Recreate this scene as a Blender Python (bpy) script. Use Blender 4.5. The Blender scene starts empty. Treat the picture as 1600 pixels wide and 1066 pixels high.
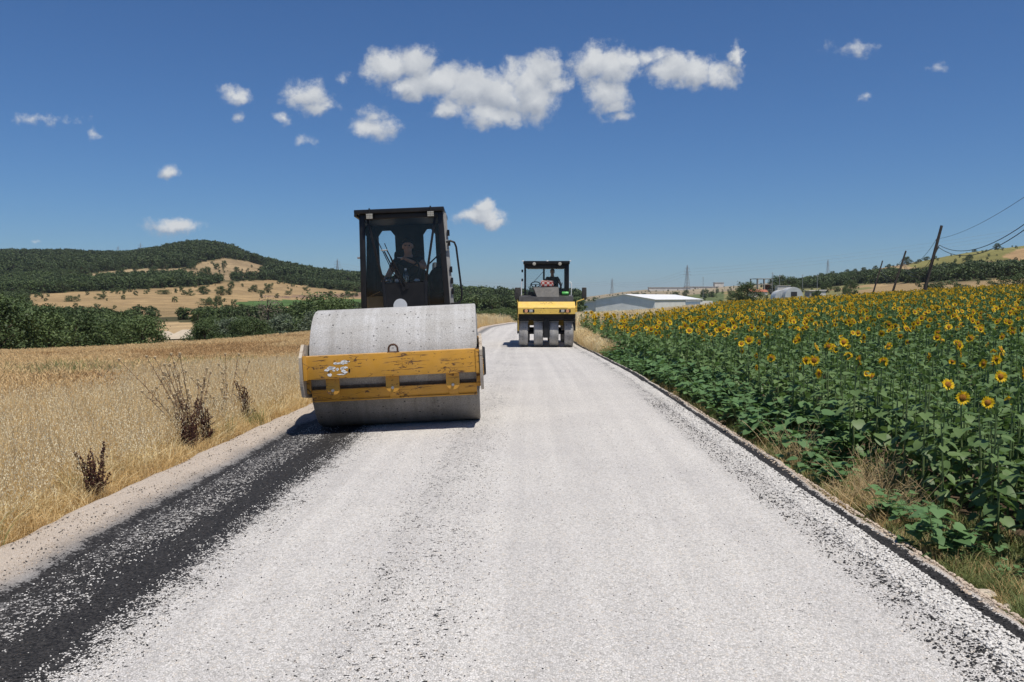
import bpy, bmesh, math, random
import numpy as np
from mathutils import Vector, Matrix, Euler

# ------------------------------------------------------------------ camera, world, sun, exposure
scene = bpy.context.scene
COL = scene.collection
F = 1333.33                      # focal length in photograph pixels (30 mm on a 36 mm sensor)
HOR = 466.0                      # horizon row in the photograph
CAMH = 1.64
YAW = math.atan(25 / F)
PITCH = math.atan((533 - HOR) / F)
cam_d = bpy.data.cameras.new('camera')
cam = bpy.data.objects.new('camera', cam_d)
COL.objects.link(cam)
cam_d.lens = 30.0
cam_d.sensor_width = 36.0
cam_d.clip_start = 0.05
cam_d.clip_end = 30000
cam.location = (0, 0, CAMH)
cam.rotation_euler = (math.pi / 2 - PITCH, 0, YAW)
scene.camera = cam
CAMR = cam.rotation_euler.to_matrix()

SUN_EL = math.radians(68)
SUN_AZ = math.atan2(0.64, -0.77)             # from +Y towards +X
SUN_DIR = Vector((math.sin(SUN_AZ) * math.cos(SUN_EL), math.cos(SUN_AZ) * math.cos(SUN_EL), math.sin(SUN_EL)))
sun_d = bpy.data.lights.new('sun', 'SUN')
sun_d.energy = 5.0
sun_d.angle = math.radians(0.53)
sun_d.color = (1.0, 0.94, 0.845)
sun = bpy.data.objects.new('sun', sun_d)
sun.rotation_euler = SUN_DIR.to_track_quat('Z', 'Y').to_euler()
sun.location = (20, -20, 40)
COL.objects.link(sun)
scene.view_settings.view_transform = 'Standard'
scene.view_settings.look = 'None'
scene.view_settings.exposure = 0.0
scene.view_settings.gamma = 1.0
scene.view_settings.use_curve_mapping = False
scene.cycles.max_bounces = 8
scene.cycles.transparent_max_bounces = 16
scene.cycles.use_denoising = True


def pix2dir(px, py):
    return (CAMR @ Vector(((px - 800) / F, (533 - py) / F, -1))).normalized()


def build_world():
    w = bpy.data.worlds.new('World')
    scene.world = w
    w.use_nodes = True
    nt = w.node_tree
    nt.nodes.clear()
    N, L = nt.nodes, nt.links

    def nd(t, **k):
        n = N.new(t)
        for a, b in k.items():
            setattr(n, a, b)
        return n

    def mth(op, a, b=None, c=None, clamp=False):
        n = nd('ShaderNodeMath', operation=op)
        n.use_clamp = clamp
        for i, v in enumerate((a, b, c)):
            if v is None:
                continue
            if isinstance(v, (int, float)):
                n.inputs[i].default_value = v
            else:
                L.new(v, n.inputs[i])
        return n.outputs[0]

    def vm(op, a, b, out=0):
        n = nd('ShaderNodeVectorMath', operation=op)
        for i, v in enumerate((a, b)):
            if v is None:
                continue
            if isinstance(v, (tuple, list)):
                n.inputs[i].default_value = v
            else:
                L.new(v, n.inputs[i])
        return n.outputs[out]
    sky = nd('ShaderNodeTexSky', sky_type='NISHITA')
    sky.sun_disc = False
    sky.sun_elevation = SUN_EL
    sky.sun_rotation = SUN_AZ
    sky.altitude = 0
    sky.air_density = 1.0
    sky.dust_density = 0.0
    sky.ozone_density = 10.0
    # the deep, clean blue of a dry summer noon, as the photograph's white balance shows it
    tintn = nd('ShaderNodeMix', data_type='RGBA', blend_type='MULTIPLY')
    tintn.inputs['Factor'].default_value = 1.0
    tintn.inputs['B'].default_value = SKY_TINT
    L.new(sky.outputs[0], tintn.inputs['A'])
    bg = nd('ShaderNodeBackground')
    bg.inputs[1].default_value = SKY_STR
    L.new(tintn.outputs['Result'], bg.inputs[0])
    # ---- fair-weather clouds, laid out by direction in the sky
    tc = nd('ShaderNodeTexCoord')
    sep = nd('ShaderNodeSeparateXYZ')
    L.new(tc.outputs['Generated'], sep.inputs[0])
    yy = mth('MAXIMUM', sep.outputs[1], 0.05)
    cmb = nd('ShaderNodeCombineXYZ')
    L.new(mth('DIVIDE', sep.outputs[0], yy), cmb.inputs[0])
    L.new(mth('DIVIDE', sep.outputs[2], yy), cmb.inputs[1])
    P = cmb.outputs[0]
    nz = nd('ShaderNodeTexNoise')
    nz.inputs['Scale'].default_value = 26
    nz.inputs['Detail'].default_value = 7
    nz.inputs['Roughness'].default_value = 0.62
    L.new(P, nz.inputs['Vector'])
    warp = vm('MULTIPLY', vm('SUBTRACT', nz.outputs['Color'], (0.5, 0.5, 0.5)), (0.040, 0.028, 0))
    Q = vm('ADD', P, warp)
    # (px, py, rx, ry, strength) in photograph pixels, turned into directions
    blobs = [(610, 105, 42, 26, 1), (650, 100, 40, 28, 1), (690, 128, 52, 28, 1), (735, 140, 55, 32, 1), (780, 150, 60, 34, 1),
             (770, 178, 48, 20, 1), (825, 130, 42, 36, 1), (850, 112, 30, 28, 1), (835, 160, 42, 30, 1), (868, 135, 22, 14, .8),
             (700, 170, 30, 14, .75), (640, 140, 40, 18, .9),
             (925, 100, 34, 28, 1), (960, 105, 38, 32, 1), (948, 140, 36, 28, 1), (960, 162, 18, 12, .75), (968, 182, 20, 9, .5),
             (980, 92, 22, 16, .8), (1015, 92, 22, 14, .75), (1050, 112, 40, 24, 1), (1085, 115, 38, 22, 1), (1125, 118, 30, 18, .9), (1150, 92, 10, 22, .85),
             (1030, 90, 30, 12, .6),
             (375, 148, 28, 12, .75), (480, 150, 36, 22, .95), (490, 168, 28, 14, .85), (505, 165, 26, 10, .7), (440, 187, 17, 9, .65), (585, 200, 38, 18, .75), (588, 182, 22, 16, .45),
             (375, 181, 10, 6, .35), (537, 124, 18, 8, .35), (60, 187, 42, 8, .5), (148, 214, 9, 8, .45), (266, 268, 19, 13, .85), (270, 354, 42, 13, .9),
             (58, 376, 18, 5, .45), (750, 336, 40, 13, 1), (758, 322, 16, 12, .9), (772, 346, 20, 10, .8),
             (1332, 78, 34, 11, .5), (1465, 103, 16, 8, .4), (1352, 154, 12, 5, .3), (100, 190, 20, 5, .3), (470, 223, 14, 5, .25), (590, 210, 30, 8, .5)]
    def cover_of(Q):
        best = None
        for (px, py, rx, ry, s) in blobs:
            if rx < 45 and not 560 < px < 1160 and py < 230: s *= .82
            d = pix2dir(px, py)
            c = (d.x / d.y, d.z / d.y, 0)
            v = vm('MULTIPLY', vm('SUBTRACT', Q, c), (F / (rx * 1.30), F / (ry * 1.35), 0))
            ln = vm('LENGTH', v, None, 1)
            f = mth('MULTIPLY', mth('SUBTRACT', 1.0, ln), s)
            best = f if best is None else mth('MAXIMUM', best, f)
        return best
    best = cover_of(Q)
    above = cover_of(vm('ADD', Q, (0.003, 0.011, 0)))      # towards the sun: lit tops, grey bases
    n2 = nd('ShaderNodeTexNoise')
    n2.inputs['Scale'].default_value = 34
    n2.inputs['Detail'].default_value = 9
    n2.inputs['Roughness'].default_value = 0.66
    L.new(P, n2.inputs['Vector'])
    n3 = nd('ShaderNodeTexNoise')
    n3.inputs['Scale'].default_value = 20
    n3.inputs['Detail'].default_value = 5
    n3.inputs['Roughness'].default_value = 0.5
    L.new(P, n3.inputs['Vector'])
    n4 = nd('ShaderNodeTexNoise')
    n4.inputs['Scale'].default_value = 20
    n4.inputs['Detail'].default_value = 5
    n4.inputs['Roughness'].default_value = 0.5
    L.new(vm('ADD', P, (0.006, 0.014, 0)), n4.inputs['Vector'])
    dens = mth('ADD', best, mth('MULTIPLY', mth('SUBTRACT', n2.outputs[0], 0.5), 1.6))
    mr = nd('ShaderNodeMapRange', interpolation_type='SMOOTHSTEP')
    mr.inputs['From Min'].default_value = 0.0
    mr.inputs['From Max'].default_value = 0.64
    mr.inputs['To Max'].default_value = 0.97
    L.new(dens, mr.inputs[0])
    relief = mth('SUBTRACT', n3.outputs[0], n4.outputs[0])
    bright = mth('ADD', mth('MULTIPLY', relief, 1.7), mth('ADD', 0.50, mth('MULTIPLY', mth('SUBTRACT', best, above), 1.1)), clamp=True)
    ramp = nd('ShaderNodeMix', data_type='RGBA')
    ramp.inputs['A'].default_value = (0.36, 0.40, 0.47, 1)
    ramp.inputs['B'].default_value = (0.68, 0.70, 0.72, 1)
    L.new(bright, ramp.inputs['Factor'])
    cb = nd('ShaderNodeBackground')
    L.new(ramp.outputs['Result'], cb.inputs[0])
    mix = nd('ShaderNodeMixShader')
    # only in the half of the sky ahead, and never below the horizon
    front = mth('MULTIPLY', mth('GREATER_THAN', sep.outputs[1], 0.06), mth('GREATER_THAN', sep.outputs[2], 0.0))
    L.new(mth('MULTIPLY', mr.outputs[0], front), mix.inputs[0])
    L.new(bg.outputs[0], mix.inputs[1])
    L.new(cb.outputs[0], mix.inputs[2])
    out = nd('ShaderNodeOutputWorld')
    L.new(mix.outputs[0], out.inputs[0])


SKY_STR, SKY_TINT = 0.082, (0.64, 0.81, 0.98, 1)
build_world()
scene.world.cycles.sampling_method = 'MANUAL'
scene.world.cycles.sample_map_resolution = 256

# ------------------------------------------------------------------ helpers
random.seed(7)
RNG = np.random.default_rng(11)
PI = math.pi
R = math.radians


def tag(o, label=None, cat=None, group=None, kind=None):
    if label: o['label'] = label
    if cat: o['category'] = cat
    if group: o['group'] = group
    if kind: o['kind'] = kind
    return o


def link(o, parent=None):
    COL.objects.link(o)
    if parent: o.parent = parent
    return o


def empty(name, loc=(0, 0, 0), rot=(0, 0, 0), parent=None):
    o = bpy.data.objects.new(name, None)
    o.empty_display_size = 0.2
    o.location = loc
    o.rotation_euler = rot
    return link(o, parent)


def copy_tree(o, parent=None):
    c = o.copy()
    COL.objects.link(c)
    c.parent = parent
    for ch in o.children:
        copy_tree(ch, c)
    return c


class MB:
    """collects shapes in one bmesh"""
    def __init__(s):
        s.bm = bmesh.new()

    def box(s, c, size, rot=None, bev=0.0):
        r = bmesh.ops.create_cube(s.bm, size=1.0)
        M = Matrix.Translation(c) @ ((Euler(rot).to_matrix().to_4x4()) if rot else Matrix()) @ Matrix.Diagonal((*size, 1))
        bmesh.ops.transform(s.bm, matrix=M, verts=r['verts'])
        if bev:
            es = list({e for v in r['verts'] for e in v.link_edges})
            bmesh.ops.bevel(s.bm, geom=es, offset=bev, segments=2, affect='EDGES', profile=0.6, clamp_overlap=True)
        return s

    def span(s, a, b, bev=0.0):
        return s.box([(p + q) / 2 for p, q in zip(a, b)], [abs(q - p) for p, q in zip(a, b)], None, bev)

    def ring(s, c, u, v, r, n, ph=0):
        return [s.bm.verts.new(c + (u * math.cos(ph + 2 * PI * i / n) + v * math.sin(ph + 2 * PI * i / n)) * r) for i in range(n)]

    def tube(s, pts, r, n=8, cap=True):
        pts = [Vector(p) for p in pts]
        rs = r if isinstance(r, (list, tuple)) else [r] * len(pts)
        rings = []
        t0 = (pts[1] - pts[0]).normalized()
        u = t0.orthogonal().normalized()
        for i, p in enumerate(pts):
            a = pts[max(i - 1, 0)]
            b = pts[min(i + 1, len(pts) - 1)]
            t = (b - a).normalized()
            u = (u - t * u.dot(t)).normalized()
            v = t.cross(u)
            rings.append(s.ring(p, u, v, rs[i], n))
        for a, b in zip(rings[:-1], rings[1:]):
            for i in range(n):
                s.bm.faces.new((a[i], a[(i + 1) % n], b[(i + 1) % n], b[i]))
        if cap:
            s.bm.faces.new(rings[0][::-1])
            s.bm.faces.new(rings[-1])
        return s

    def bar(s, p0, p1, w, h, up=(0, 0, 1), bev=0.0):
        """rectangular bar from p0 to p1"""
        p0, p1 = Vector(p0), Vector(p1)
        t = (p1 - p0)
        ln = t.length
        t.normalize()
        side = t.cross(Vector(up))
        if side.length < 1e-4:
            side = t.orthogonal()
        side.normalize()
        u = side.cross(t)
        M = Matrix.Translation((p0 + p1) / 2) @ Matrix((side, t, u)).transposed().to_4x4() @ Matrix.Diagonal((w, ln, h, 1))
        r = bmesh.ops.create_cube(s.bm, size=1.0)
        bmesh.ops.transform(s.bm, matrix=M, verts=r['verts'])
        if bev:
            es = list({e for v in r['verts'] for e in v.link_edges})
            bmesh.ops.bevel(s.bm, geom=es, offset=bev, segments=2, affect='EDGES', profile=0.6, clamp_overlap=True)
        return s

    def lathe(s, prof, origin=(0, 0, 0), axis='X', n=32, close=False):
        ax = {'X': (Vector((1, 0, 0)), Vector((0, 1, 0)), Vector((0, 0, 1))),
              'Y': (Vector((0, 1, 0)), Vector((0, 0, 1)), Vector((1, 0, 0))),
              'Z': (Vector((0, 0, 1)), Vector((1, 0, 0)), Vector((0, 1, 0)))}[axis]
        o = Vector(origin)
        rings = []
        for a, r in prof:
            if r < 1e-6:
                rings.append([s.bm.verts.new(o + ax[0] * a)])
            else:
                rings.append(s.ring(o + ax[0] * a, ax[1], ax[2], r, n))
        prs = list(zip(rings[:-1], rings[1:]))
        if close: prs.append((rings[-1], rings[0]))
        for a, b in prs:
            if len(a) == 1 and len(b) == 1: continue
            for i in range(n):
                j = (i + 1) % n
                if len(a) == 1: s.bm.faces.new((a[0], b[j], b[i]))
                elif len(b) == 1: s.bm.faces.new((a[i], a[j], b[0]))
                else: s.bm.faces.new((a[i], a[j], b[j], b[i]))
        return s

    def prism(s, poly, axis, a0, a1):
        def P(p, a):
            return {'X': (a, p[0], p[1]), 'Y': (p[0], a, p[1]), 'Z': (p[0], p[1], a)}[axis]
        A = [s.bm.verts.new(P(p, a0)) for p in poly]
        B = [s.bm.verts.new(P(p, a1)) for p in poly]
        n = len(poly)
        for i in range(n):
            s.bm.faces.new((A[i], A[(i + 1) % n], B[(i + 1) % n], B[i]))
        s.bm.faces.new(A[::-1])
        s.bm.faces.new(B)
        return s

    def face(s, pts):
        s.bm.faces.new([s.bm.verts.new(p) for p in pts])
        return s

    def sphere(s, c, r, seg=16, rin=10, scale=(1, 1, 1)):
        q = bmesh.ops.create_uvsphere(s.bm, u_segments=seg, v_segments=rin, radius=r)
        bmesh.ops.transform(s.bm, matrix=Matrix.Translation(c) @ Matrix.Diagonal((*scale, 1)), verts=q['verts'])
        return s

    def mesh(s, name, mat=None, angle=38, smooth=True):
        bmesh.ops.recalc_face_normals(s.bm, faces=s.bm.faces[:])
        me = bpy.data.meshes.new(name)
        s.bm.to_mesh(me)
        s.bm.free()
        if smooth:
            me.shade_smooth()
            me.set_sharp_from_angle(angle=R(angle))
        if mat: me.materials.append(mat)
        return me

    def build(s, name, mat, parent=None, angle=38, smooth=True):
        return link(bpy.data.objects.new(name, s.mesh(name, mat, angle, smooth)), parent)


def np_mesh(name, V, quads=None, tris=None, mat=None, smooth=False, cols=None, uvs=None):
    V = np.asarray(V, dtype=np.float32).reshape(-1, 3)
    q = np.asarray(quads if quads is not None else [], dtype=np.int32).reshape(-1, 4)
    t = np.asarray(tris if tris is not None else [], dtype=np.int32).reshape(-1, 3)
    me = bpy.data.meshes.new(name)
    me.vertices.add(len(V))
    me.vertices.foreach_set('co', V.ravel())
    nl = q.size + t.size
    me.loops.add(nl)
    me.loops.foreach_set('vertex_index', np.concatenate([q.ravel(), t.ravel()]).astype(np.int32))
    me.polygons.add(len(q) + len(t))
    st = np.concatenate([np.arange(len(q)) * 4, q.size + np.arange(len(t)) * 3]).astype(np.int32)
    me.polygons.foreach_set('loop_start', st)
    me.update(calc_edges=True)
    if cols is not None:
        a = me.color_attributes.new('tint', 'FLOAT_COLOR', 'POINT')
        c = np.ones((len(V), 4), dtype=np.float32)
        c[:, :3] = cols
        a.data.foreach_set('color', c.ravel())
    if uvs is not None:
        a = me.attributes.new('lanes', 'FLOAT_VECTOR', 'POINT')
        u = np.zeros((len(V), 3), dtype=np.float32)
        u[:, :2] = uvs
        a.data.foreach_set('vector', u.ravel())
    if smooth: me.shade_smooth()
    if mat: me.materials.append(mat)
    me.validate()
    return me


def join_meshes(name, items, mats):
    """items: list of (V, quads, tris, material index)"""
    Vs, Qs, Ts, qi, ti, off = [], [], [], [], [], 0
    for V, q, t, m in items:
        V = np.asarray(V, dtype=np.float32).reshape(-1, 3)
        q = np.asarray(q, dtype=np.int32).reshape(-1, 4)
        t = np.asarray(t, dtype=np.int32).reshape(-1, 3)
        Vs.append(V); Qs.append(q + off); Ts.append(t + off)
        qi += [m] * len(q); ti += [m] * len(t)
        off += len(V)
    me = np_mesh(name, np.concatenate(Vs), np.concatenate(Qs), np.concatenate(Ts))
    for m in mats: me.materials.append(m)
    me.polygons.foreach_set('material_index', np.array(qi + ti, dtype=np.int32))
    return me


# ---- smooth value noise in numpy
def vnoise(x, y, seed=0):
    xi, yi = np.floor(x).astype(np.int64), np.floor(y).astype(np.int64)
    xf, yf = x - xi, y - yi
    def h(a, b):
        n = (a * 374761393 + b * 668265263 + seed * 1442695041) & 0x7fffffff
        n = ((n ^ (n >> 13)) * 1274126177) & 0x7fffffff
        return ((n ^ (n >> 16)) & 0xffff) / 65535.0
    u, v = xf * xf * (3 - 2 * xf), yf * yf * (3 - 2 * yf)
    return (h(xi, yi) * (1 - u) + h(xi + 1, yi) * u) * (1 - v) + (h(xi, yi + 1) * (1 - u) + h(xi + 1, yi + 1) * u) * v


def fbm(x, y, o=4, seed=0):
    x = np.asarray(x, dtype=float); y = np.asarray(y, dtype=float)
    s, a, t = 0, 0.5, 0
    for i in range(o):
        s = s + a * vnoise(x * 2 ** i, y * 2 ** i, seed + i * 17)
        t += a
        a *= 0.5
    return s / t


def smooth01(x, a, b):
    t = np.clip((np.asarray(x, dtype=float) - a) / (b - a), 0, 1)
    return t * t * (3 - 2 * t)


def inpoly(px, py, poly):
    ins = np.zeros(np.shape(px), dtype=bool)
    n = len(poly)
    for i in range(n):
        x0, y0 = poly[i]; x1, y1 = poly[(i + 1) % n]
        if y0 == y1: continue
        c = ((y0 > py) != (y1 > py)) & (px < (x1 - x0) * (py - y0) / (y1 - y0) + x0)
        ins ^= c
    return ins


# ---- materials
class NT:
    def __init__(s, name):
        s.m = bpy.data.materials.new(name)
        s.m.use_nodes = True
        s.t = s.m.node_tree
        s.t.nodes.clear()
        s.out = s.n('ShaderNodeOutputMaterial')
        s.b = s.n('ShaderNodeBsdfPrincipled')
        s.l(s.b.outputs[0], s.out.inputs[0])
        s.b.inputs['Specular IOR Level'].default_value = 0.35

    def n(s, t, **k):
        q = s.t.nodes.new(t)
        for a, b in k.items(): setattr(q, a, b)
        return q

    def l(s, a, b): s.t.links.new(a, b)

    def inp(s, node, i, v):
        if isinstance(v, (int, float, tuple, list)):
            if isinstance(v, (tuple, list)) and len(v) == 3 and node.inputs[i].type == 'RGBA': v = (*v, 1)
            node.inputs[i].default_value = v
        else: s.l(v, node.inputs[i])

    def set(s, **k):
        for a, v in k.items(): s.inp(s.b, a.replace('_', ' '), v)
        return s

    def math(s, op, a, b=None, c=None, clamp=False):
        q = s.n('ShaderNodeMath', operation=op)
        q.use_clamp = clamp
        for i, v in enumerate((a, b, c)):
            if v is not None: s.inp(q, i, v)
        return q.outputs[0]

    def mix(s, f, a, b, mode='MIX'):
        q = s.n('ShaderNodeMix', data_type='RGBA', blend_type=mode)
        s.inp(q, 'Factor', f)
        s.inp(q, 'A', a); s.inp(q, 'B', b)
        return q.outputs['Result']

    def coord(s, kind='Object'): return s.n('ShaderNodeTexCoord').outputs[kind]

    def mapping(s, v, scale=(1, 1, 1), loc=(0, 0, 0)):
        q = s.n('ShaderNodeMapping')
        s.l(v, q.inputs[0])
        q.inputs['Scale'].default_value = scale
        q.inputs['Location'].default_value = loc
        return q.outputs[0]

    def noise(s, v, scale, detail=4, rough=0.55, out=0):
        q = s.n('ShaderNodeTexNoise')
        if v is not None: s.l(v, q.inputs['Vector'])
        q.inputs['Scale'].default_value = scale
        q.inputs['Detail'].default_value = detail
        q.inputs['Roughness'].default_value = rough
        return q.outputs[out]

    def vor(s, v, scale, feature='F1', out='Distance', rand=1.0):
        q = s.n('ShaderNodeTexVoronoi', feature=feature)
        s.l(v, q.inputs['Vector'])
        q.inputs['Scale'].default_value = scale
        q.inputs['Randomness'].default_value = rand
        return q.outputs[out]

    def step(s, v, a, b, lo=0.0, hi=1.0):
        q = s.n('ShaderNodeMapRange', interpolation_type='SMOOTHSTEP')
        s.inp(q, 0, v)
        for i, w in zip((1, 2, 3, 4), (a, b, lo, hi)): q.inputs[i].default_value = w
        return q.outputs[0]

    def ramp(s, v, stops, interp='LINEAR'):
        q = s.n('ShaderNodeValToRGB')
        q.color_ramp.interpolation = interp
        e = q.color_ramp.elements
        while len(e) < len(stops): e.new(0.5)
        for k, (p, c) in zip(e, stops):
            k.position = p
            k.color = (*c, 1) if not isinstance(c, (int, float)) else (c, c, c, 1)
        s.l(v, q.inputs[0])
        return q.outputs[0]

    def bump(s, h, strength=0.3, dist=0.01):
        q = s.n('ShaderNodeBump')
        q.inputs['Strength'].default_value = strength
        q.inputs['Distance'].default_value = dist
        s.l(h, q.inputs['Height'])
        s.l(q.outputs[0], s.b.inputs['Normal'])
        return s

    def up(s):
        g = s.n('ShaderNodeNewGeometry')
        q = s.n('ShaderNodeSeparateXYZ')
        s.l(g.outputs['Normal'], q.inputs[0])
        return q.outputs[2]


def simple(name, col, rough=0.6, metal=0.0, var=0.25, scale=6.0, dust=0.0, bump=0.0):
    t = NT(name)
    c = t.coord()
    n = t.noise(c, scale, 5)
    k = t.mix(t.step(n, 0.3, 0.75), tuple(x * (1 - var) for x in col), tuple(min(1, x * (1 + var)) for x in col))
    if dust:
        d = t.math('MULTIPLY', t.step(t.up(), 0.1, 0.95, 0.15, 1.0), t.step(t.noise(c, scale * 1.7, 5), 0.3, 0.7))
        k = t.mix(t.math('MULTIPLY', d, dust), k, (0.42, 0.37, 0.30))
    t.set(Base_Color=k, Roughness=rough, Metallic=metal)
    if bump: t.bump(t.noise(c, scale * 8, 4), bump, 0.01)
    return t.m


def leafy(name, col, col2, rough=0.55, trans=0.25, tint=None, spec=0.3):
    """thin leaf: varies from plant to plant and lets some light through"""
    t = NT(name)
    oi = t.n('ShaderNodeObjectInfo')
    g = t.n('ShaderNodeNewGeometry')
    r = t.math('FRACT', t.math('ADD', t.math('MULTIPLY', oi.outputs['Random'], 3.7), t.math('MULTIPLY', g.outputs['Random Per Island'], 1.0)))
    k = t.mix(r, col, col2)
    t.set(Base_Color=k, Roughness=rough, Specular_IOR_Level=spec)
    tr = t.n('ShaderNodeBsdfTranslucent')
    t.l(t.mix(0.5, k, tint or tuple(min(1, c * 1.6) for c in col2)), tr.inputs[0])
    mx = t.n('ShaderNodeMixShader')
    mx.inputs[0].default_value = trans
    t.l(t.b.outputs[0], mx.inputs[1])
    t.l(tr.outputs[0], mx.inputs[2])
    t.l(mx.outputs[0], t.out.inputs[0])
    return t.m


def scatter(name, protos, P, rot, scl, idx, tint=None):
    """one object whose points carry copies of the prototype meshes (for what nobody could count)"""
    c = bpy.data.collections.new(name + '_kinds')
    for i, me in enumerate(protos):
        c.objects.link(bpy.data.objects.new('%s_kind_%02d' % (name, i), me))
    me = np_mesh(name, P)
    a = me.attributes.new('rot', 'FLOAT_VECTOR', 'POINT'); a.data.foreach_set('vector', np.asarray(rot, dtype=np.float32).ravel())
    a = me.attributes.new('scl', 'FLOAT_VECTOR', 'POINT')
    s = np.asarray(scl, dtype=np.float32)
    if s.ndim == 1: s = np.repeat(s[:, None], 3, 1)
    a.data.foreach_set('vector', s.ravel())
    a = me.attributes.new('kind_index', 'INT', 'POINT'); a.data.foreach_set('value', np.asarray(idx, dtype=np.int32))
    o = link(bpy.data.objects.new(name, me))
    g = bpy.data.node_groups.new(name + '_scatter', 'GeometryNodeTree')
    g.interface.new_socket('Geometry', in_out='INPUT', socket_type='NodeSocketGeometry')
    g.interface.new_socket('Geometry', in_out='OUTPUT', socket_type='NodeSocketGeometry')
    N, L = g.nodes, g.links
    gi, go = N.new('NodeGroupInput'), N.new('NodeGroupOutput')
    ci = N.new('GeometryNodeCollectionInfo')
    ci.inputs['Collection'].default_value = c
    ci.inputs['Separate Children'].default_value = True
    ci.inputs['Reset Children'].default_value = True
    ip = N.new('GeometryNodeInstanceOnPoints')
    ip.inputs['Pick Instance'].default_value = True
    L.new(gi.outputs[0], ip.inputs['Points'])
    L.new(ci.outputs[0], ip.inputs['Instance'])
    for nm, ty, sock in (('kind_index', 'INT', 'Instance Index'), ('rot', 'FLOAT_VECTOR', 'Rotation'), ('scl', 'FLOAT_VECTOR', 'Scale')):
        q = N.new('GeometryNodeInputNamedAttribute')
        q.data_type = ty
        q.inputs['Name'].default_value = nm
        L.new(q.outputs['Attribute'], ip.inputs[sock])
    L.new(ip.outputs[0], go.inputs[0])
    o.modifiers.new('scatter', 'NODES').node_group = g
    return o

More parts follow.
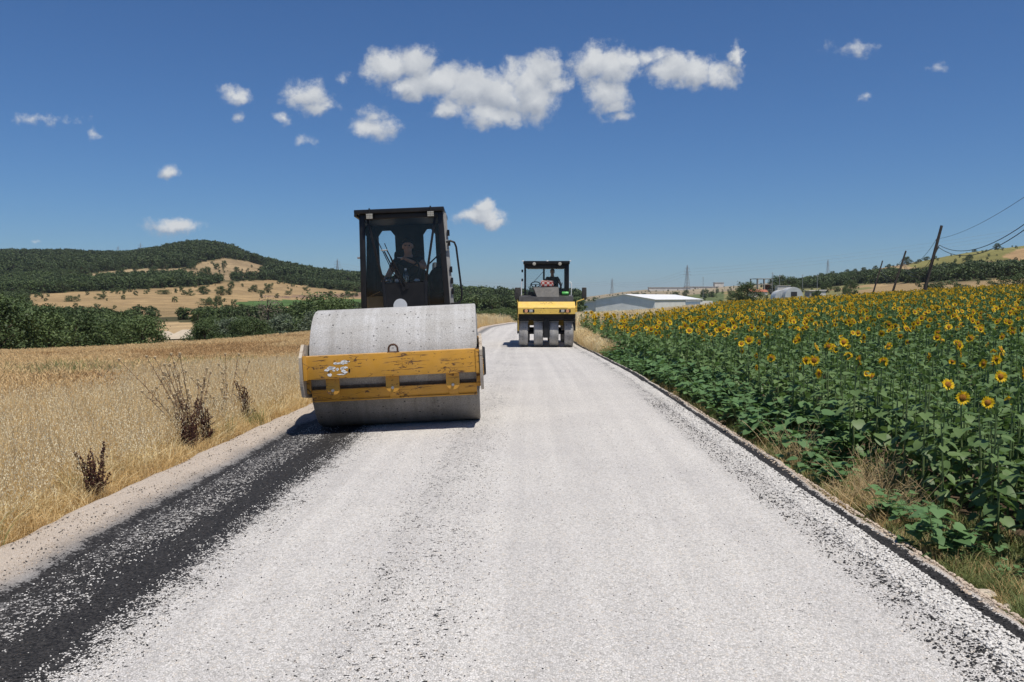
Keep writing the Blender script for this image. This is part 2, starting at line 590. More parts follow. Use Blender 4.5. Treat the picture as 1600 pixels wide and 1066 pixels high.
# ------------------------------------------------------------------ the land
# height profiles: for a bearing (photograph column) the rows at which the ground lies at each distance in metres
PROF = {
    0: [(14, 640), (25, 577), (37, 550), (55, 556), (90, 541), (130, 523), (160, 511), (200, 500), (250, 487), (400, 465), (550, 446), (700, 427), (1000, 403), (1150, 400), (1450, 420), (3000, 455), (9000, 462)],
    100: [(14, 640), (25, 577), (38, 546), (57, 553), (95, 537), (130, 520), (160, 509), (200, 498), (240, 488), (330, 472), (400, 462), (520, 446), (680, 428), (1000, 403), (1150, 400), (1450, 420), (3000, 455), (9000, 462)],
    200: [(14, 638), (25, 576), (39, 541), (60, 549), (100, 533), (130, 518), (160, 508), (200, 497), (240, 487), (300, 476), (380, 463), (430, 457), (520, 445), (600, 436), (720, 424), (850, 413), (1000, 406), (1150, 405), (1450, 422), (3000, 455), (9000, 462)],
    300: [(14, 637), (25, 575), (41, 535), (65, 543), (100, 529), (130, 516), (160, 507), (200, 496), (240, 487), (300, 477), (400, 460), (450, 455), (520, 447), (620, 432), (720, 415), (850, 394), (950, 387), (1060, 387), (1300, 410), (3000, 455), (9000, 462)],
    350: [(14, 637), (25, 575), (43, 531), (65, 539), (105, 525), (130, 515), (160, 506), (200, 496), (240, 487), (300, 477), (400, 461), (500, 449), (620, 434), (720, 418), (850, 396), (950, 389), (1060, 389), (1300, 412), (3000, 455), (9000, 462)],
    400: [(14, 637), (25, 574), (45, 527), (70, 534), (110, 519), (130, 513), (160, 504), (200, 495), (240, 487), (300, 478), (400, 463), (500, 451), (600, 440), (720, 426), (850, 414), (960, 409), (1300, 430), (3000, 457), (9000, 462)],
    450: [(14, 637), (25, 574), (47, 522), (75, 529), (115, 514), (160, 502), (200, 494), (240, 487), (310, 478), (410, 466), (500, 455), (600, 445), (720, 434), (900, 423), (1300, 435), (3000, 457), (9000, 462)],
    500: [(14, 637), (25, 574), (50, 518), (80, 524), (120, 510), (160, 500), (200, 493), (250, 486), (330, 477), (420, 468), (500, 459), (600, 450), (720, 441), (900, 432), (1300, 440), (3000, 458), (9000, 462)],
    560: [(14, 637), (25, 574), (52, 515), (80, 521), (120, 508), (160, 499), (200, 492), (250, 485), (330, 477), (420, 468), (500, 461), (600, 453), (720, 445), (900, 438), (1300, 445), (3000, 459), (9000, 463)],
    640: [(14, 637), (25, 574), (55, 511), (85, 513), (120, 501), (180, 490), (260, 484), (330, 478), (450, 467), (600, 458), (800, 451), (1300, 456), (3000, 461), (9000, 463)],
    720: [(14, 632), (25, 567), (60, 506), (85, 508), (120, 500), (160, 494), (220, 489), (300, 484), (420, 476), (600, 468), (900, 466), (3000, 464), (9000, 464)],
    800: [(14, 630), (25, 560), (60, 504), (85, 507), (110, 499), (150, 494), (220, 490), (320, 486), (450, 478), (700, 473), (1500, 468), (9000, 465)],
    900: [(14, 634), (25, 564), (40, 530), (60, 515), (100, 501), (200, 491), (280, 489), (350, 485), (500, 477), (900, 471), (2000, 467), (9000, 465)],
    960: [(14, 646), (25, 580), (40, 540), (60, 518), (100, 502), (200, 491), (280, 488), (350, 484), (500, 476), (900, 466), (1500, 459), (2000, 458), (4000, 463), (9000, 465)],
    1000: [(14, 650), (25, 582), (40, 541), (60, 517), (100, 501), (200, 490), (280, 487), (350, 482), (500, 475), (900, 463), (1500, 455), (2000, 453), (4000, 461), (9000, 464)],
    1100: [(14, 650), (25, 579), (40, 536), (60, 511), (110, 489), (180, 483), (280, 482), (400, 475), (600, 467), (1000, 456), (1500, 450), (2200, 449), (4000, 459), (9000, 464)],
    1200: [(14, 648), (25, 576), (40, 530), (60, 502), (110, 484), (160, 477), (250, 471), (350, 466), (500, 459), (700, 452), (1000, 445), (1400, 443), (3000, 456), (9000, 464)],
    1300: [(14, 645), (25, 572), (40, 524), (60, 497), (110, 479), (160, 471), (220, 466), (350, 458), (500, 449), (700, 438), (900, 431), (1100, 430), (2000, 441), (9000, 464)],
    1400: [(14, 642), (25, 568), (40, 518), (60, 490), (110, 472.5), (150, 467), (220, 459), (330, 450), (450, 439), (600, 426), (800, 417), (1000, 415), (2000, 440), (9000, 464)],
    1500: [(14, 640), (25, 565), (40, 514), (60, 484.5), (110, 466), (140, 463), (200, 452), (280, 444), (400, 430), (550, 412), (750, 398), (850, 396), (1800, 430), (9000, 464)],
    1600: [(14, 638), (25, 562), (40, 511), (60, 480), (110, 461.5), (140, 457), (200, 447), (280, 438), (380, 426), (500, 407), (700, 386), (800, 383), (1800, 420), (9000, 464)],
    1900: [(14, 634), (25, 556), (40, 504), (60, 474), (110, 456), (140, 450), (200, 438), (280, 427), (380, 412), (500, 390), (700, 366), (800, 364), (1800, 410), (9000, 464)],
}
PXG = np.arange(-300, 1901, 10.0)
LZG = np.linspace(math.log(12), math.log(9000), 160)


def _table():
    ks = sorted(PROF)
    rows = []
    for k in ks:
        z = np.array([p[0] for p in PROF[k]], float)
        h = CAMH - (np.array([p[1] for p in PROF[k]], float) - HOR) / F * z
        g = np.interp(LZG, np.log(z), h)
        if k < 600:                      # the standing crop makes up the rest of the field's height
            zz = np.exp(LZG); g = g - .40 * smooth01(zz, 13, 28) * (1 - smooth01(zz, 52, 80)) * min(1, (600 - k) / 100)
        rows.append(g)
    rows = np.array(rows)
    T = np.array([np.interp(PXG, ks, rows[:, j]) for j in range(len(LZG))]).T
    k = np.array([1, 2, 3, 2, 1.0]); k /= k.sum()
    for _ in range(2):
        P_ = np.pad(T, ((2, 2), (0, 0)), mode='edge')
        T = sum(P_[i:i + T.shape[0]] * k[i] for i in range(5))
    k = np.array([1, 2, 1.0]) / 4
    P_ = np.pad(T, ((0, 0), (1, 1)), mode='edge')
    return sum(P_[:, i:i + T.shape[1]] * k[i] for i in range(3))


HT = _table()
CY, SY = math.cos(YAW), math.sin(YAW)


def to_uv(x, y):
    """world -> (lateral, depth) along the camera's bearing"""
    return x * CY + y * SY, -x * SY + y * CY


def to_xy(u, v):
    return u * CY - v * SY, u * SY + v * CY


def h_far(x, y):
    u, v = to_uv(np.asarray(x, float), np.asarray(y, float))
    r = np.hypot(u, v)
    v = np.maximum(v, r * 0.5)
    px = np.clip(800 + F * u / np.maximum(v, 1e-6), PXG[0], PXG[-1])
    lz = np.clip(np.log(np.maximum(v, 1e-3)), LZG[0], LZG[-1])
    a = (px - PXG[0]) / 10.0
    b = (lz - LZG[0]) / (LZG[1] - LZG[0])
    i = np.clip(a.astype(int), 0, HT.shape[0] - 2); j = np.clip(b.astype(int), 0, HT.shape[1] - 2)
    fa, fb = a - i, b - j
    return (HT[i, j] * (1 - fa) + HT[i + 1, j] * fa) * (1 - fb) + (HT[i, j + 1] * (1 - fa) + HT[i + 1, j + 1] * fa) * fb


_YS = np.linspace(-20, 140, 641)
def _sm(pts, k=13):
    a = np.interp(_YS, [p[0] for p in pts], [p[1] for p in pts])
    w = np.hanning(k + 2)[1:-1]; w /= w.sum()
    return np.convolve(np.pad(a, k // 2, mode='edge'), w, mode='valid')
_XL = _sm([(-20, -3.55), (9, -3.55), (13, -3.47), (32, -3.15), (52, -2.8), (61, -1.0), (75, -0.6), (100, 2), (140, 8)], 25)
_XR = _sm([(-20, 2.6), (18, 2.52), (24, 2.35), (32, 1.98), (42, 1.85), (52, 2.3), (61, 2.9), (75, 4.0), (100, 7), (140, 13)], 25)
_ZR = _sm([(-20, 0), (12, 0), (31, -0.12), (45, -0.08), (60, 0.0), (68, -0.35), (80, -1.3), (100, -3), (140, -5)], 25)
def road_left(y): return np.interp(y, _YS, _XL)
def road_right(y): return np.interp(y, _YS, _XR)
def road_z(y): return np.interp(y, _YS, _ZR)
# cross-section of the road: lateral position at the reference width, height
SECT = [(-3.95, -0.42), (-3.75, -0.20), (-3.62, -0.075), (-3.5, -0.03), (-3.32, -0.03), (-3.15, -0.07), (-3.0, -0.092), (-2.0, -0.058), (-0.7, -0.006), (0, 0), (1.6, 0), (2.1, -0.002),
        (2.2, 0.016), (2.3, 0.022), (2.38, 0.012), (2.44, -0.012), (2.5, -0.012), (2.56, 0.004), (2.63, -0.03), (2.72, -0.12), (2.9, -0.36)]
def lat_of(x, y):
    a, b = road_left(y), road_right(y)
    return -3.55 + (x - a) / (b - a) * 6.15
def x_of(lat, y):
    a, b = road_left(y), road_right(y)
    return a + (lat + 3.55) / 6.15 * (b - a)


def ground(x, y):
    x = np.asarray(x, float); y = np.asarray(y, float)
    dl = np.maximum(road_left(y) - x, 0)          # metres left of the road
    dr = np.maximum(x - road_right(y), 0)
    hl = -0.13 - 0.010 * dl
    hr = -0.10 - 0.13 * smooth01(dr, 0.0, 0.7) - 0.02 * smooth01(dr, 0.7, 3)
    near = np.where(dl > 0, hl, np.where(dr > 0, hr, -0.16))
    near = near + 0.05 * (fbm(x * 0.9, y * 0.9, 3, 5) - 0.5) * smooth01(dl + dr, 0.3, 1.5)
    u, v = to_uv(x, y)
    r = np.hypot(u, v)
    w = smooth01(r, 11, 30)
    far = h_far(x, y) + (fbm(x * 0.035, y * 0.035, 3, 9) - 0.5) * np.clip(r * 0.004, 0, 1.6) * smooth01(r, 40, 120)
    h = near * (1 - w) + far * w
    c = (1 - smooth01(dl + dr, 0.0, 2.8)) * (1 - smooth01(y, 85, 120)) * smooth01(y, -14, -8)
    zr = road_z(y) - 0.17 - 0.04 * smooth01(dr, 0.1, 0.7)
    return h * (1 - c) + np.where((dl + dr) > 0, np.minimum(zr, np.maximum(h, zr - 0.3)), zr - 0.1) * c


def gz(x, y): return float(ground(np.array([x]), np.array([y]))[0])


def proj(x, y, z):
    """photograph pixel of world points"""
    M = np.array(CAMR.transposed())
    p = np.stack([np.asarray(x, float), np.asarray(y, float), np.asarray(z, float) - CAMH])
    q = np.tensordot(M, p, 1)
    d = np.maximum(-q[2], 1e-3)
    return 800 + F * q[0] / d, 533 - F * q[1] / d


def spot(px, dist):
    """ground point on the bearing of photograph column px, at a distance along the view"""
    u = (px - 800) / F * dist
    x, y = to_xy(u, dist)
    return x, y, gz(x, y)


# land cover, in regions measured on the photograph
GOLD_LEFT = [[(45, 474), (70, 462), (110, 457), (200, 454), (300, 450), (360, 441), (420, 437), (470, 447), (560, 458), (640, 462), (640, 474), (560, 473), (370, 474), (330, 480), (120, 482), (60, 478)],
             [(85, 438), (150, 428), (200, 420), (300, 420), (315, 432), (230, 435), (150, 440)],
             [(285, 430), (305, 412), (345, 404), (385, 408), (420, 418), (430, 428), (400, 434), (330, 440), (300, 436)]]
GREEN_STRIP = [(365, 473), (430, 469), (575, 467), (640, 472), (640, 480), (560, 477), (380, 481)]
PLOUGHED = [(400, 463), (560, 459), (640, 461), (640, 466), (440, 465)]
TRACK_PATCH = [(205, 528), (215, 508), (250, 503), (300, 504), (305, 512), (290, 540), (240, 545)]
HILL_FLOWERS = [(1415, 416), (1440, 406), (1600, 380), (1900, 350), (1900, 392), (1600, 406), (1500, 412), (1440, 420)]
HILL_GOLD = [(1562, 401), (1605, 387), (1900, 362), (1900, 396), (1620, 407), (1580, 408)]
WOOD_RIGHT = [[(1400, 443), (1440, 432), (1500, 425), (1560, 421), (1640, 417), (1900, 400), (1900, 420), (1640, 433), (1500, 440), (1450, 443)],
              [(1236, 451), (1262, 442), (1330, 434), (1400, 431), (1425, 435), (1405, 443), (1330, 445), (1280, 449)]]
CREAM = (0.37, 0.285, 0.165); GOLD = (0.335, 0.235, 0.12); DRY = (0.30, 0.215, 0.11); DIRT = (0.20, 0.15, 0.10)


def cover(x, y, z):
    """returns base colour (N,3), and wood mask"""
    px, py = proj(x, y, z)
    u, v = to_uv(x, y)
    jx = (fbm(x * 0.03, y * 0.03, 3, 31) - 0.5) * 26; jy = (fbm(x * 0.03, y * 0.03, 3, 57) - 0.5) * 5
    qx, qy = px + jx, py + jy
    px = np.where(v > 1, px, 5000)
    n = len(x)
    c = np.tile(np.array(DRY), (n, 1))
    wood = np.zeros(n)
    lat = lat_of(x, y)
    r = np.hypot(x, y)
    L = (lat < -3.5)
    nearL = L & (r < 60)
    c[nearL] = (0.34, 0.235, 0.105)
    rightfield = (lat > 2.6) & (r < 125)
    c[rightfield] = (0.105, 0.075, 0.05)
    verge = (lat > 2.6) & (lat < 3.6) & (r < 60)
    c[verge] = (0.16, 0.12, 0.08)
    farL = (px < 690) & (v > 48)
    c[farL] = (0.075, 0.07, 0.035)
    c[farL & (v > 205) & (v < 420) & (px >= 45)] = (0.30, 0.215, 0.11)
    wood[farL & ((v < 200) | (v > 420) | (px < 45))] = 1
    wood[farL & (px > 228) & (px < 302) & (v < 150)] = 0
    for g, col in zip(GOLD_LEFT, (GOLD, CREAM, (0.30, 0.22, 0.125))):
        m = inpoly(qx, qy, g) & (v > 180)
        c[m] = col; wood[m] = 0
    m = inpoly(qx, qy, PLOUGHED) & (v > 180); c[m] = (0.24, 0.16, 0.11); wood[m] = 0
    m = inpoly(qx, qy, GREEN_STRIP) & (v > 180); c[m] = (0.075, 0.13, 0.04); wood[m] = 0
    m = inpoly(px, py, TRACK_PATCH) & (v > 60) & (v < 180); c[m] = (0.40, 0.29, 0.16); wood[m] = 0
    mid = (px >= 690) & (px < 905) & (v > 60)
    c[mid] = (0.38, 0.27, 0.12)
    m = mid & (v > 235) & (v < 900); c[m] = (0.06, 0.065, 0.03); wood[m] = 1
    rt = (px >= 905) & (v > 110)
    k = fbm(x * 0.012, y * 0.004, 3, 71)[:, None]
    c2 = np.where(k > 0.56, np.array([[0.20, 0.19, 0.08]]), np.where(k > 0.40, np.array([[0.33, 0.235, 0.12]]), np.array([[0.25, 0.18, 0.10]])))
    c[rt] = c2[rt]
    m = rt & (v > 800) & (px < 1260); c[m] = (np.array([[0.30, 0.25, 0.17]]) * (0.7 + 0.6 * k))[m]
    m = rt & (v < 800) & (v > 400) & (px < 1130) & (k[:, 0] > 0.45); c[m] = (0.11, 0.135, 0.055)
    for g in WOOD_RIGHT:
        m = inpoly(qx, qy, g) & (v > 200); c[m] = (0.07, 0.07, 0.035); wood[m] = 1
    m = inpoly(px, qy, HILL_FLOWERS) & (v > 200); c[m] = (0.20, 0.185, 0.06); wood[m] = 0
    m = inpoly(qx, qy, HILL_GOLD) & (v > 200); c[m] = (0.36, 0.24, 0.12); wood[m] = 0
    st = fbm(x * 0.006 + y * 0.002, y * 0.035, 4, 91)
    far_k = ((v > 180) & (wood < .5))[:, None]
    c = np.where(far_k, c * (0.66 + 0.62 * st[:, None]), c)
    c = c * (0.82 + 0.36 * fbm(x * 0.2, y * 0.2, 4, 3)[:, None])
    return c, wood, px, py, v


def make_ground():
    th = np.concatenate([np.arange(-180, -40, 4.0), np.arange(-40, 40, 0.125), np.arange(40, 180, 4.0)])
    th = np.radians(th)
    rr = np.concatenate([np.linspace(1.0, 12, 40)[:-1], np.exp(np.linspace(math.log(12), math.log(9000), 250))])
    TH, RR = np.meshgrid(th, rr, indexing='ij')
    u, v = RR * np.sin(TH), RR * np.cos(TH)
    x, y = to_xy(u.ravel(), v.ravel())
    z = ground(x, y)
    n, m = TH.shape
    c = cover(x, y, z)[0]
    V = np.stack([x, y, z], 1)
    i = np.arange(n)[:, None] * m; j = np.arange(m - 1)[None]
    i2 = ((np.arange(n) + 1) % n)[:, None] * m
    q = np.stack([i + j, i + j + 1, i2 + j + 1, i2 + j], -1).reshape(-1, 4)[:, ::-1]
    # close the middle
    V = np.vstack([V, [[0, 0, -0.26]]]); c = np.vstack([c, [[0.2, 0.15, 0.1]]])
    k = np.arange(n)
    t = np.stack([np.full(n, n * m), k * m, ((k + 1) % n) * m], 1)[:, ::-1]
    s = NT('field_soil')
    at = s.n('ShaderNodeAttribute', attribute_name='tint')
    geo = s.n('ShaderNodeNewGeometry')
    pos = geo.outputs['Position']
    f1 = s.noise(pos, 2.2, 7, 0.65)
    f2 = s.noise(pos, 0.09, 5, 0.6)
    f3 = s.noise(s.mapping(pos, (1, 0.25, 1)), 24, 5, 0.7)
    k1 = s.math('MULTIPLY', s.step(f1, 0.25, 0.78, 0.72, 1.25), s.step(f2, 0.3, 0.7, 0.82, 1.15))
    k1 = s.math('MULTIPLY', k1, s.step(f3, 0.3, 0.7, 0.75, 1.2))
    sc = s.n('ShaderNodeVectorMath', operation='SCALE')
    s.l(at.outputs['Color'], sc.inputs[0]); s.l(k1, sc.inputs['Scale'])
    s.set(Base_Color=sc.outputs[0], Roughness=0.95, Specular_IOR_Level=0.1)
    s.bump(s.noise(pos, 9, 8, 0.7), 0.7, 0.06)
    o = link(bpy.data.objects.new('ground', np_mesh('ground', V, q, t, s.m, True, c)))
    tag(o, 'dry rolling farmland with golden fields and bare soil', kind='structure')


make_ground()


def make_road():
    lat = np.unique(np.concatenate([np.array([p[0] for p in SECT]), np.linspace(-3.7, 2.66, 90)]))
    ys = np.concatenate([np.arange(-6, 16, 0.12), np.arange(16, 40, 0.3), np.arange(40, 121, 0.8)])
    LT, YY = np.meshgrid(lat, ys, indexing='ij')
    sh = np.interp(LT, [p[0] for p in SECT], [p[1] for p in SECT])
    edge = smooth01(LT, 2.15, 2.6) + smooth01(-LT, 3.1, 3.5)
    wob = (fbm(YY * 1.6 + 40, LT * 0.2, 3, 3) - 0.5) * 0.09 + (fbm(YY * 0.35, LT * 0, 2, 8) - 0.5) * 0.10
    X = x_of(LT + wob * edge, YY)
    body = smooth01(LT, -3.9, -3.6) * (1 - smooth01(LT, 2.62, 2.8))
    Z = road_z(YY) + sh + body * ((fbm(X * 3, YY * 3, 3, 2) - 0.5) * 0.008 + edge * (fbm(X * 9, YY * 9, 3, 4) - 0.5) * 0.035)
    n, m = LT.shape
    i = np.arange(n - 1)[:, None] * m; j = np.arange(m - 1)[None]
    q = np.stack([i + j, i + m + j, i + m + j + 1, i + j + 1], -1).reshape(-1, 4)
    V = np.stack([X.ravel(), YY.ravel(), Z.ravel()], 1)
    s = NT('chip_seal')
    at = s.n('ShaderNodeAttribute', attribute_name='lanes')
    P = at.outputs['Vector']
    sp = s.n('ShaderNodeSeparateXYZ'); s.l(P, sp.inputs[0])
    geo = s.n('ShaderNodeNewGeometry').outputs['Position']
    # lane profile: how much bitumen shows between the chips
    wv = s.math('MULTIPLY', s.math('SUBTRACT', s.noise(s.mapping(P, (1.0, 0.5, 1)), 2.2, 4, 0.6), 0.5), 0.34)
    latw = s.math('ADD', sp.outputs[0], wv)
    def lane(stops):
        return s.ramp(s.math('DIVIDE', s.math('ADD', latw, 4.0), 7.0), [((p + 4.0) / 7.0, c) for p, c in stops])
    bit = lane([(-3.75, 0.02), (-3.24, 0.035), (-3.13, 0.16), (-3.04, 0.78), (-2.90, 0.64), (-2.66, 0.62), (-2.46, 0.91), (-2.28, 0.89), (-2.14, 0.62), (-2.02, 0.28), (-1.75, 0.085),
                (-1.0, 0.07), (-0.85, 0.20), (-0.45, 0.19), (-0.15, 0.05), (0.6, 0.03), (1.80, 0.035), (2.0, 0.20), (2.16, 0.32)])
    bit = s.math('MULTIPLY', bit, s.math('MAXIMUM', s.step(sp.outputs[1], 13.0, 19.0, 1.0, 0.22), s.step(sp.outputs[0], -1.9, -1.6)))
    # the tar line and the crumbled lip keep to the true edge
    bit_r = s.ramp(s.math('DIVIDE', s.math('ADD', s.math('ADD', sp.outputs[0], s.math('MULTIPLY', wv, 0.18)), 4.0), 7.0),
                   [((p + 4.0) / 7.0, c) for p, c in [(2.18, 0.0), (2.36, 0.04), (2.41, 0.97), (2.52, 0.97), (2.555, 0.12), (2.6, 0.0)]])
    bit = s.math('MAXIMUM', s.math('MULTIPLY', bit, s.step(sp.outputs[0], 2.16, 2.24, 1.0, 0.55)), bit_r)
    streak = s.noise(s.mapping(P, (9, 0.5, 1)), 1.6, 4, 0.6)
    patch = s.noise(geo, 1.6, 5, 0.65)
    amt = s.math('ADD', bit, s.math('MULTIPLY', s.math('ADD', s.math('SUBTRACT', patch, 0.5), s.math('MULTIPLY', s.math('SUBTRACT', streak, 0.5), 0.7)), s.step(bit, 0.02, 0.3, 0.10, 0.75)))
    # chips
    cv = s.n('ShaderNodeTexVoronoi'); s.l(geo, cv.inputs['Vector']); cv.inputs['Scale'].default_value = 84
    cs = s.n('ShaderNodeSeparateColor'); s.l(cv.outputs['Color'], cs.inputs[0])
    edge_d = s.vor(geo, 84, 'DISTANCE_TO_EDGE')
    gap = s.step(edge_d, 0.03, 0.16)
    clump = s.noise(geo, 22, 4, 0.65)
    sel = s.math('ADD', s.math('MULTIPLY', cs.outputs[0], 0.50), s.math('MULTIPLY', s.step(clump, 0.28, 0.72), 0.52))
    blk = s.step(s.math('SUBTRACT', s.math('MULTIPLY', amt, 1.08), s.math('SUBTRACT', sel, 0.02)), -0.02, 0.05)
    white = s.ramp(cs.outputs[1], [(0.0, (0.46, 0.44, 0.41)), (0.3, (0.64, 0.615, 0.58)), (0.8, (0.745, 0.72, 0.685)), (1.0, (0.66, 0.60, 0.52))])
    tone = s.noise(geo, 0.7, 4, 0.5)
    white = s.mix(s.step(tone, 0.35, 0.7), white, s.mix(1.0, white, (0.93, 0.93, 0.94), 'MULTIPLY'))
    lanes = s.noise(s.mapping(P, (2.6, 0.05, 1)), 1.5, 3, .5)
    white = s.mix(s.step(lanes, .35, .68), s.mix(1.0, white, (0.90, 0.90, 0.905), 'MULTIPLY'), white)
    pink = s.mix(s.step(s.noise(geo, 55, 4, 0.7), 0.3, 0.7), (0.47, 0.39, 0.31), (0.58, 0.505, 0.43))
    shoulder = s.math('MAXIMUM', s.step(sp.outputs[0], -3.02, -3.22), s.step(sp.outputs[0], 2.53, 2.57))
    body_c = s.mix(shoulder, white, pink)
    spray = s.math('MULTIPLY', s.step(s.math('ADD', latw, s.math('MULTIPLY', s.math('SUBTRACT', s.noise(geo, 45, 4, .7), .5), .10)), -3.32, -3.06), s.step(sp.outputs[0], -2.6, -3.0))
    body_c = s.mix(s.math('MULTIPLY', spray, .72), body_c, (0.085, 0.085, 0.09))
    body_c = s.mix(s.math('MULTIPLY', s.math('SUBTRACT', 1.0, gap), s.step(bit, 0.02, 0.6, 0.30, 0.85)), body_c, (0.10, 0.10, 0.10))
    tar = s.mix(cs.outputs[2], (0.008, 0.0078, 0.0075), (0.050, 0.047, 0.045))
    col = s.mix(blk, body_c, tar)
    s.set(Base_Color=col, Roughness=s.step(blk, 0.0, 1.0, 0.85, 0.68), Specular_IOR_Level=0.2)
    hgt = s.math('ADD', gap, s.math('MULTIPLY', cs.outputs[0], 0.5))
    s.bump(hgt, 0.55, 0.008)
    o = link(bpy.data.objects.new('road', np_mesh('road', V, q, None, s.m, True, None, np.stack([LT.ravel(), YY.ravel()], 1))))
    tag(o, 'freshly chip-sealed white gravel road with black bitumen edges', kind='structure')
    # loose chips lying on the surface near the viewer
    rng = np.random.default_rng(3)
    protos = []
    mats = [simple('chip_white', (0.62, 0.60, 0.565), 0.9, 0, 0.15, 60), simple('chip_tarred', (0.03, 0.03, 0.032), 0.6, 0, 0.3, 60), simple('chip_beige', (0.50, 0.41, 0.32), 0.9, 0, 0.2, 60)]
    for k in range(9):
        b = bmesh.new()
        bmesh.ops.create_icosphere(b, subdivisions=1, radius=0.5)
        for vv in b.verts:
            vv.co *= rng.uniform(0.62, 1.1)
            vv.co.z *= 0.62
        me = bpy.data.meshes.new('chip'); b.to_mesh(me); b.free()
        me.materials.append(mats[0] if k < 5 else mats[1] if k < 7 else mats[2])
        protos.append(me)
    def zone(n, la, lb, ya, yb, kinds, smin, smax, power=1.6):
        lat_ = rng.uniform(la, lb, n)
        y_ = ya + (yb - ya) * rng.random(n) ** power
        return lat_, y_, rng.choice(kinds, n), smin + (smax - smin) * rng.random(n) ** 2
    W, B, G = [0, 1, 2, 3, 4], [5, 6], [7, 8]
    Z_ = [zone(12000, 2.17, 2.41, 3.4, 17, W, .009, .026), zone(3600, 1.95, 2.54, 3.4, 14, B, .008, .022), zone(2600, 2.5, 2.68, 3.4, 15, G, .010, .034), zone(1500, 1.9, 2.2, 3.4, 14, B, .006, .013),
          zone(2400, -3.0, -2.5, 3.4, 15, W, .007, .016), zone(350, -2.45, -2.05, 3.4, 14, W, .006, .012), zone(3600, -2.25, -1.85, 3.3, 14, W, .007, .015), zone(3500, -2.9, -1.8, 3.3, 14, B, .007, .015),
          zone(14000, -1.8, 2.0, 3.2, 10, W, .006, .013), zone(1500, -1.75, 1.95, 3.2, 12, B, .005, .012, 1.3), zone(1600, -1.1, -0.2, 3.2, 11, B, .006, .013, 1.3),
          zone(1700, -3.6, -3.1, 4, 16, B, .006, .018), zone(3500, -3.66, -3.15, 4, 16, G, .006, .016)]
    la = np.concatenate([a[0] for a in Z_]); yy = np.concatenate([a[1] for a in Z_]); kk = np.concatenate([a[2] for a in Z_]); ss = np.concatenate([a[3] for a in Z_])
    xx = x_of(la, yy)
    zz = road_z(yy) + np.interp(la, [p[0] for p in SECT], [p[1] for p in SECT]) + ss * 0.12
    rot = np.stack([rng.uniform(-.4, .4, len(la)), rng.uniform(-.4, .4, len(la)), rng.uniform(0, 6.28, len(la))], 1)
    g = scatter('gravel', protos, np.stack([xx, yy, zz], 1), rot, ss, kk)
    tag(g, 'loose white and tarred stone chips lying on the fresh road', kind='stuff')


make_road()

# ------------------------------------------------------------------ materials of the machines
def yellow_paint(name, base, chip=0.5, scale=1.0, dust=0.35):
    t = NT(name)
    c = t.coord()
    fine = t.noise(t.mapping(c, (0.5, 1, 1)), 27 * scale, 7, 0.7)
    big = t.noise(c, 3.1 * scale, 3, 0.5)
    thr = t.math('ADD', fine, t.math('MULTIPLY', t.math('SUBTRACT', big, 0.5), 0.45))
    chips = t.step(thr, 0.655 - 0.06 * chip, 0.685 - 0.06 * chip)
    wv = t.n('ShaderNodeTexWave', wave_type='BANDS', bands_direction='Z')
    t.l(t.mapping(c, (0.12, 1, 1)), wv.inputs['Vector'])
    wv.inputs['Scale'].default_value = 4.6 * scale
    wv.inputs['Distortion'].default_value = 9
    wv.inputs['Detail'].default_value = 4
    wv.inputs['Detail Scale'].default_value = 2.2
    scr = t.math('MULTIPLY', t.step(wv.outputs['Fac'], 0.965, 0.985), t.step(big, 0.48, 0.60))
    hair = t.math('MULTIPLY', t.step(t.vor(t.mapping(c, (0.25, 1, 1), (3, 0, 0)), 7 * scale, 'DISTANCE_TO_EDGE'), 0.012, 0.004), t.step(t.noise(c, 5 * scale, 2), 0.52, 0.62))
    m = t.math('MULTIPLY', t.math('MAXIMUM', chips, t.math('MAXIMUM', scr, hair)), min(1.0, chip * 1.7))
    k = t.mix(t.step(t.noise(c, 4, 4), 0.3, 0.7), tuple(x * 0.86 for x in base), base)
    d = t.math('MULTIPLY', t.step(t.up(), 0.3, 0.9, 0.12, 1.0), t.step(t.noise(c, 9, 5, 0.7), 0.3, 0.72))
    k = t.mix(m, k, t.mix(t.noise(c, 40, 3), (0.05, 0.028, 0.016), (0.16, 0.075, 0.03)))
    k = t.mix(t.math('MULTIPLY', d, dust), k, (0.50, 0.43, 0.34))
    t.set(Base_Color=k, Roughness=t.step(t.math('ADD', m, d), 0, 1, 0.42, 0.85))
    t.bump(t.math('SUBTRACT', 1.0, m), 0.25, 0.002)
    return t.m


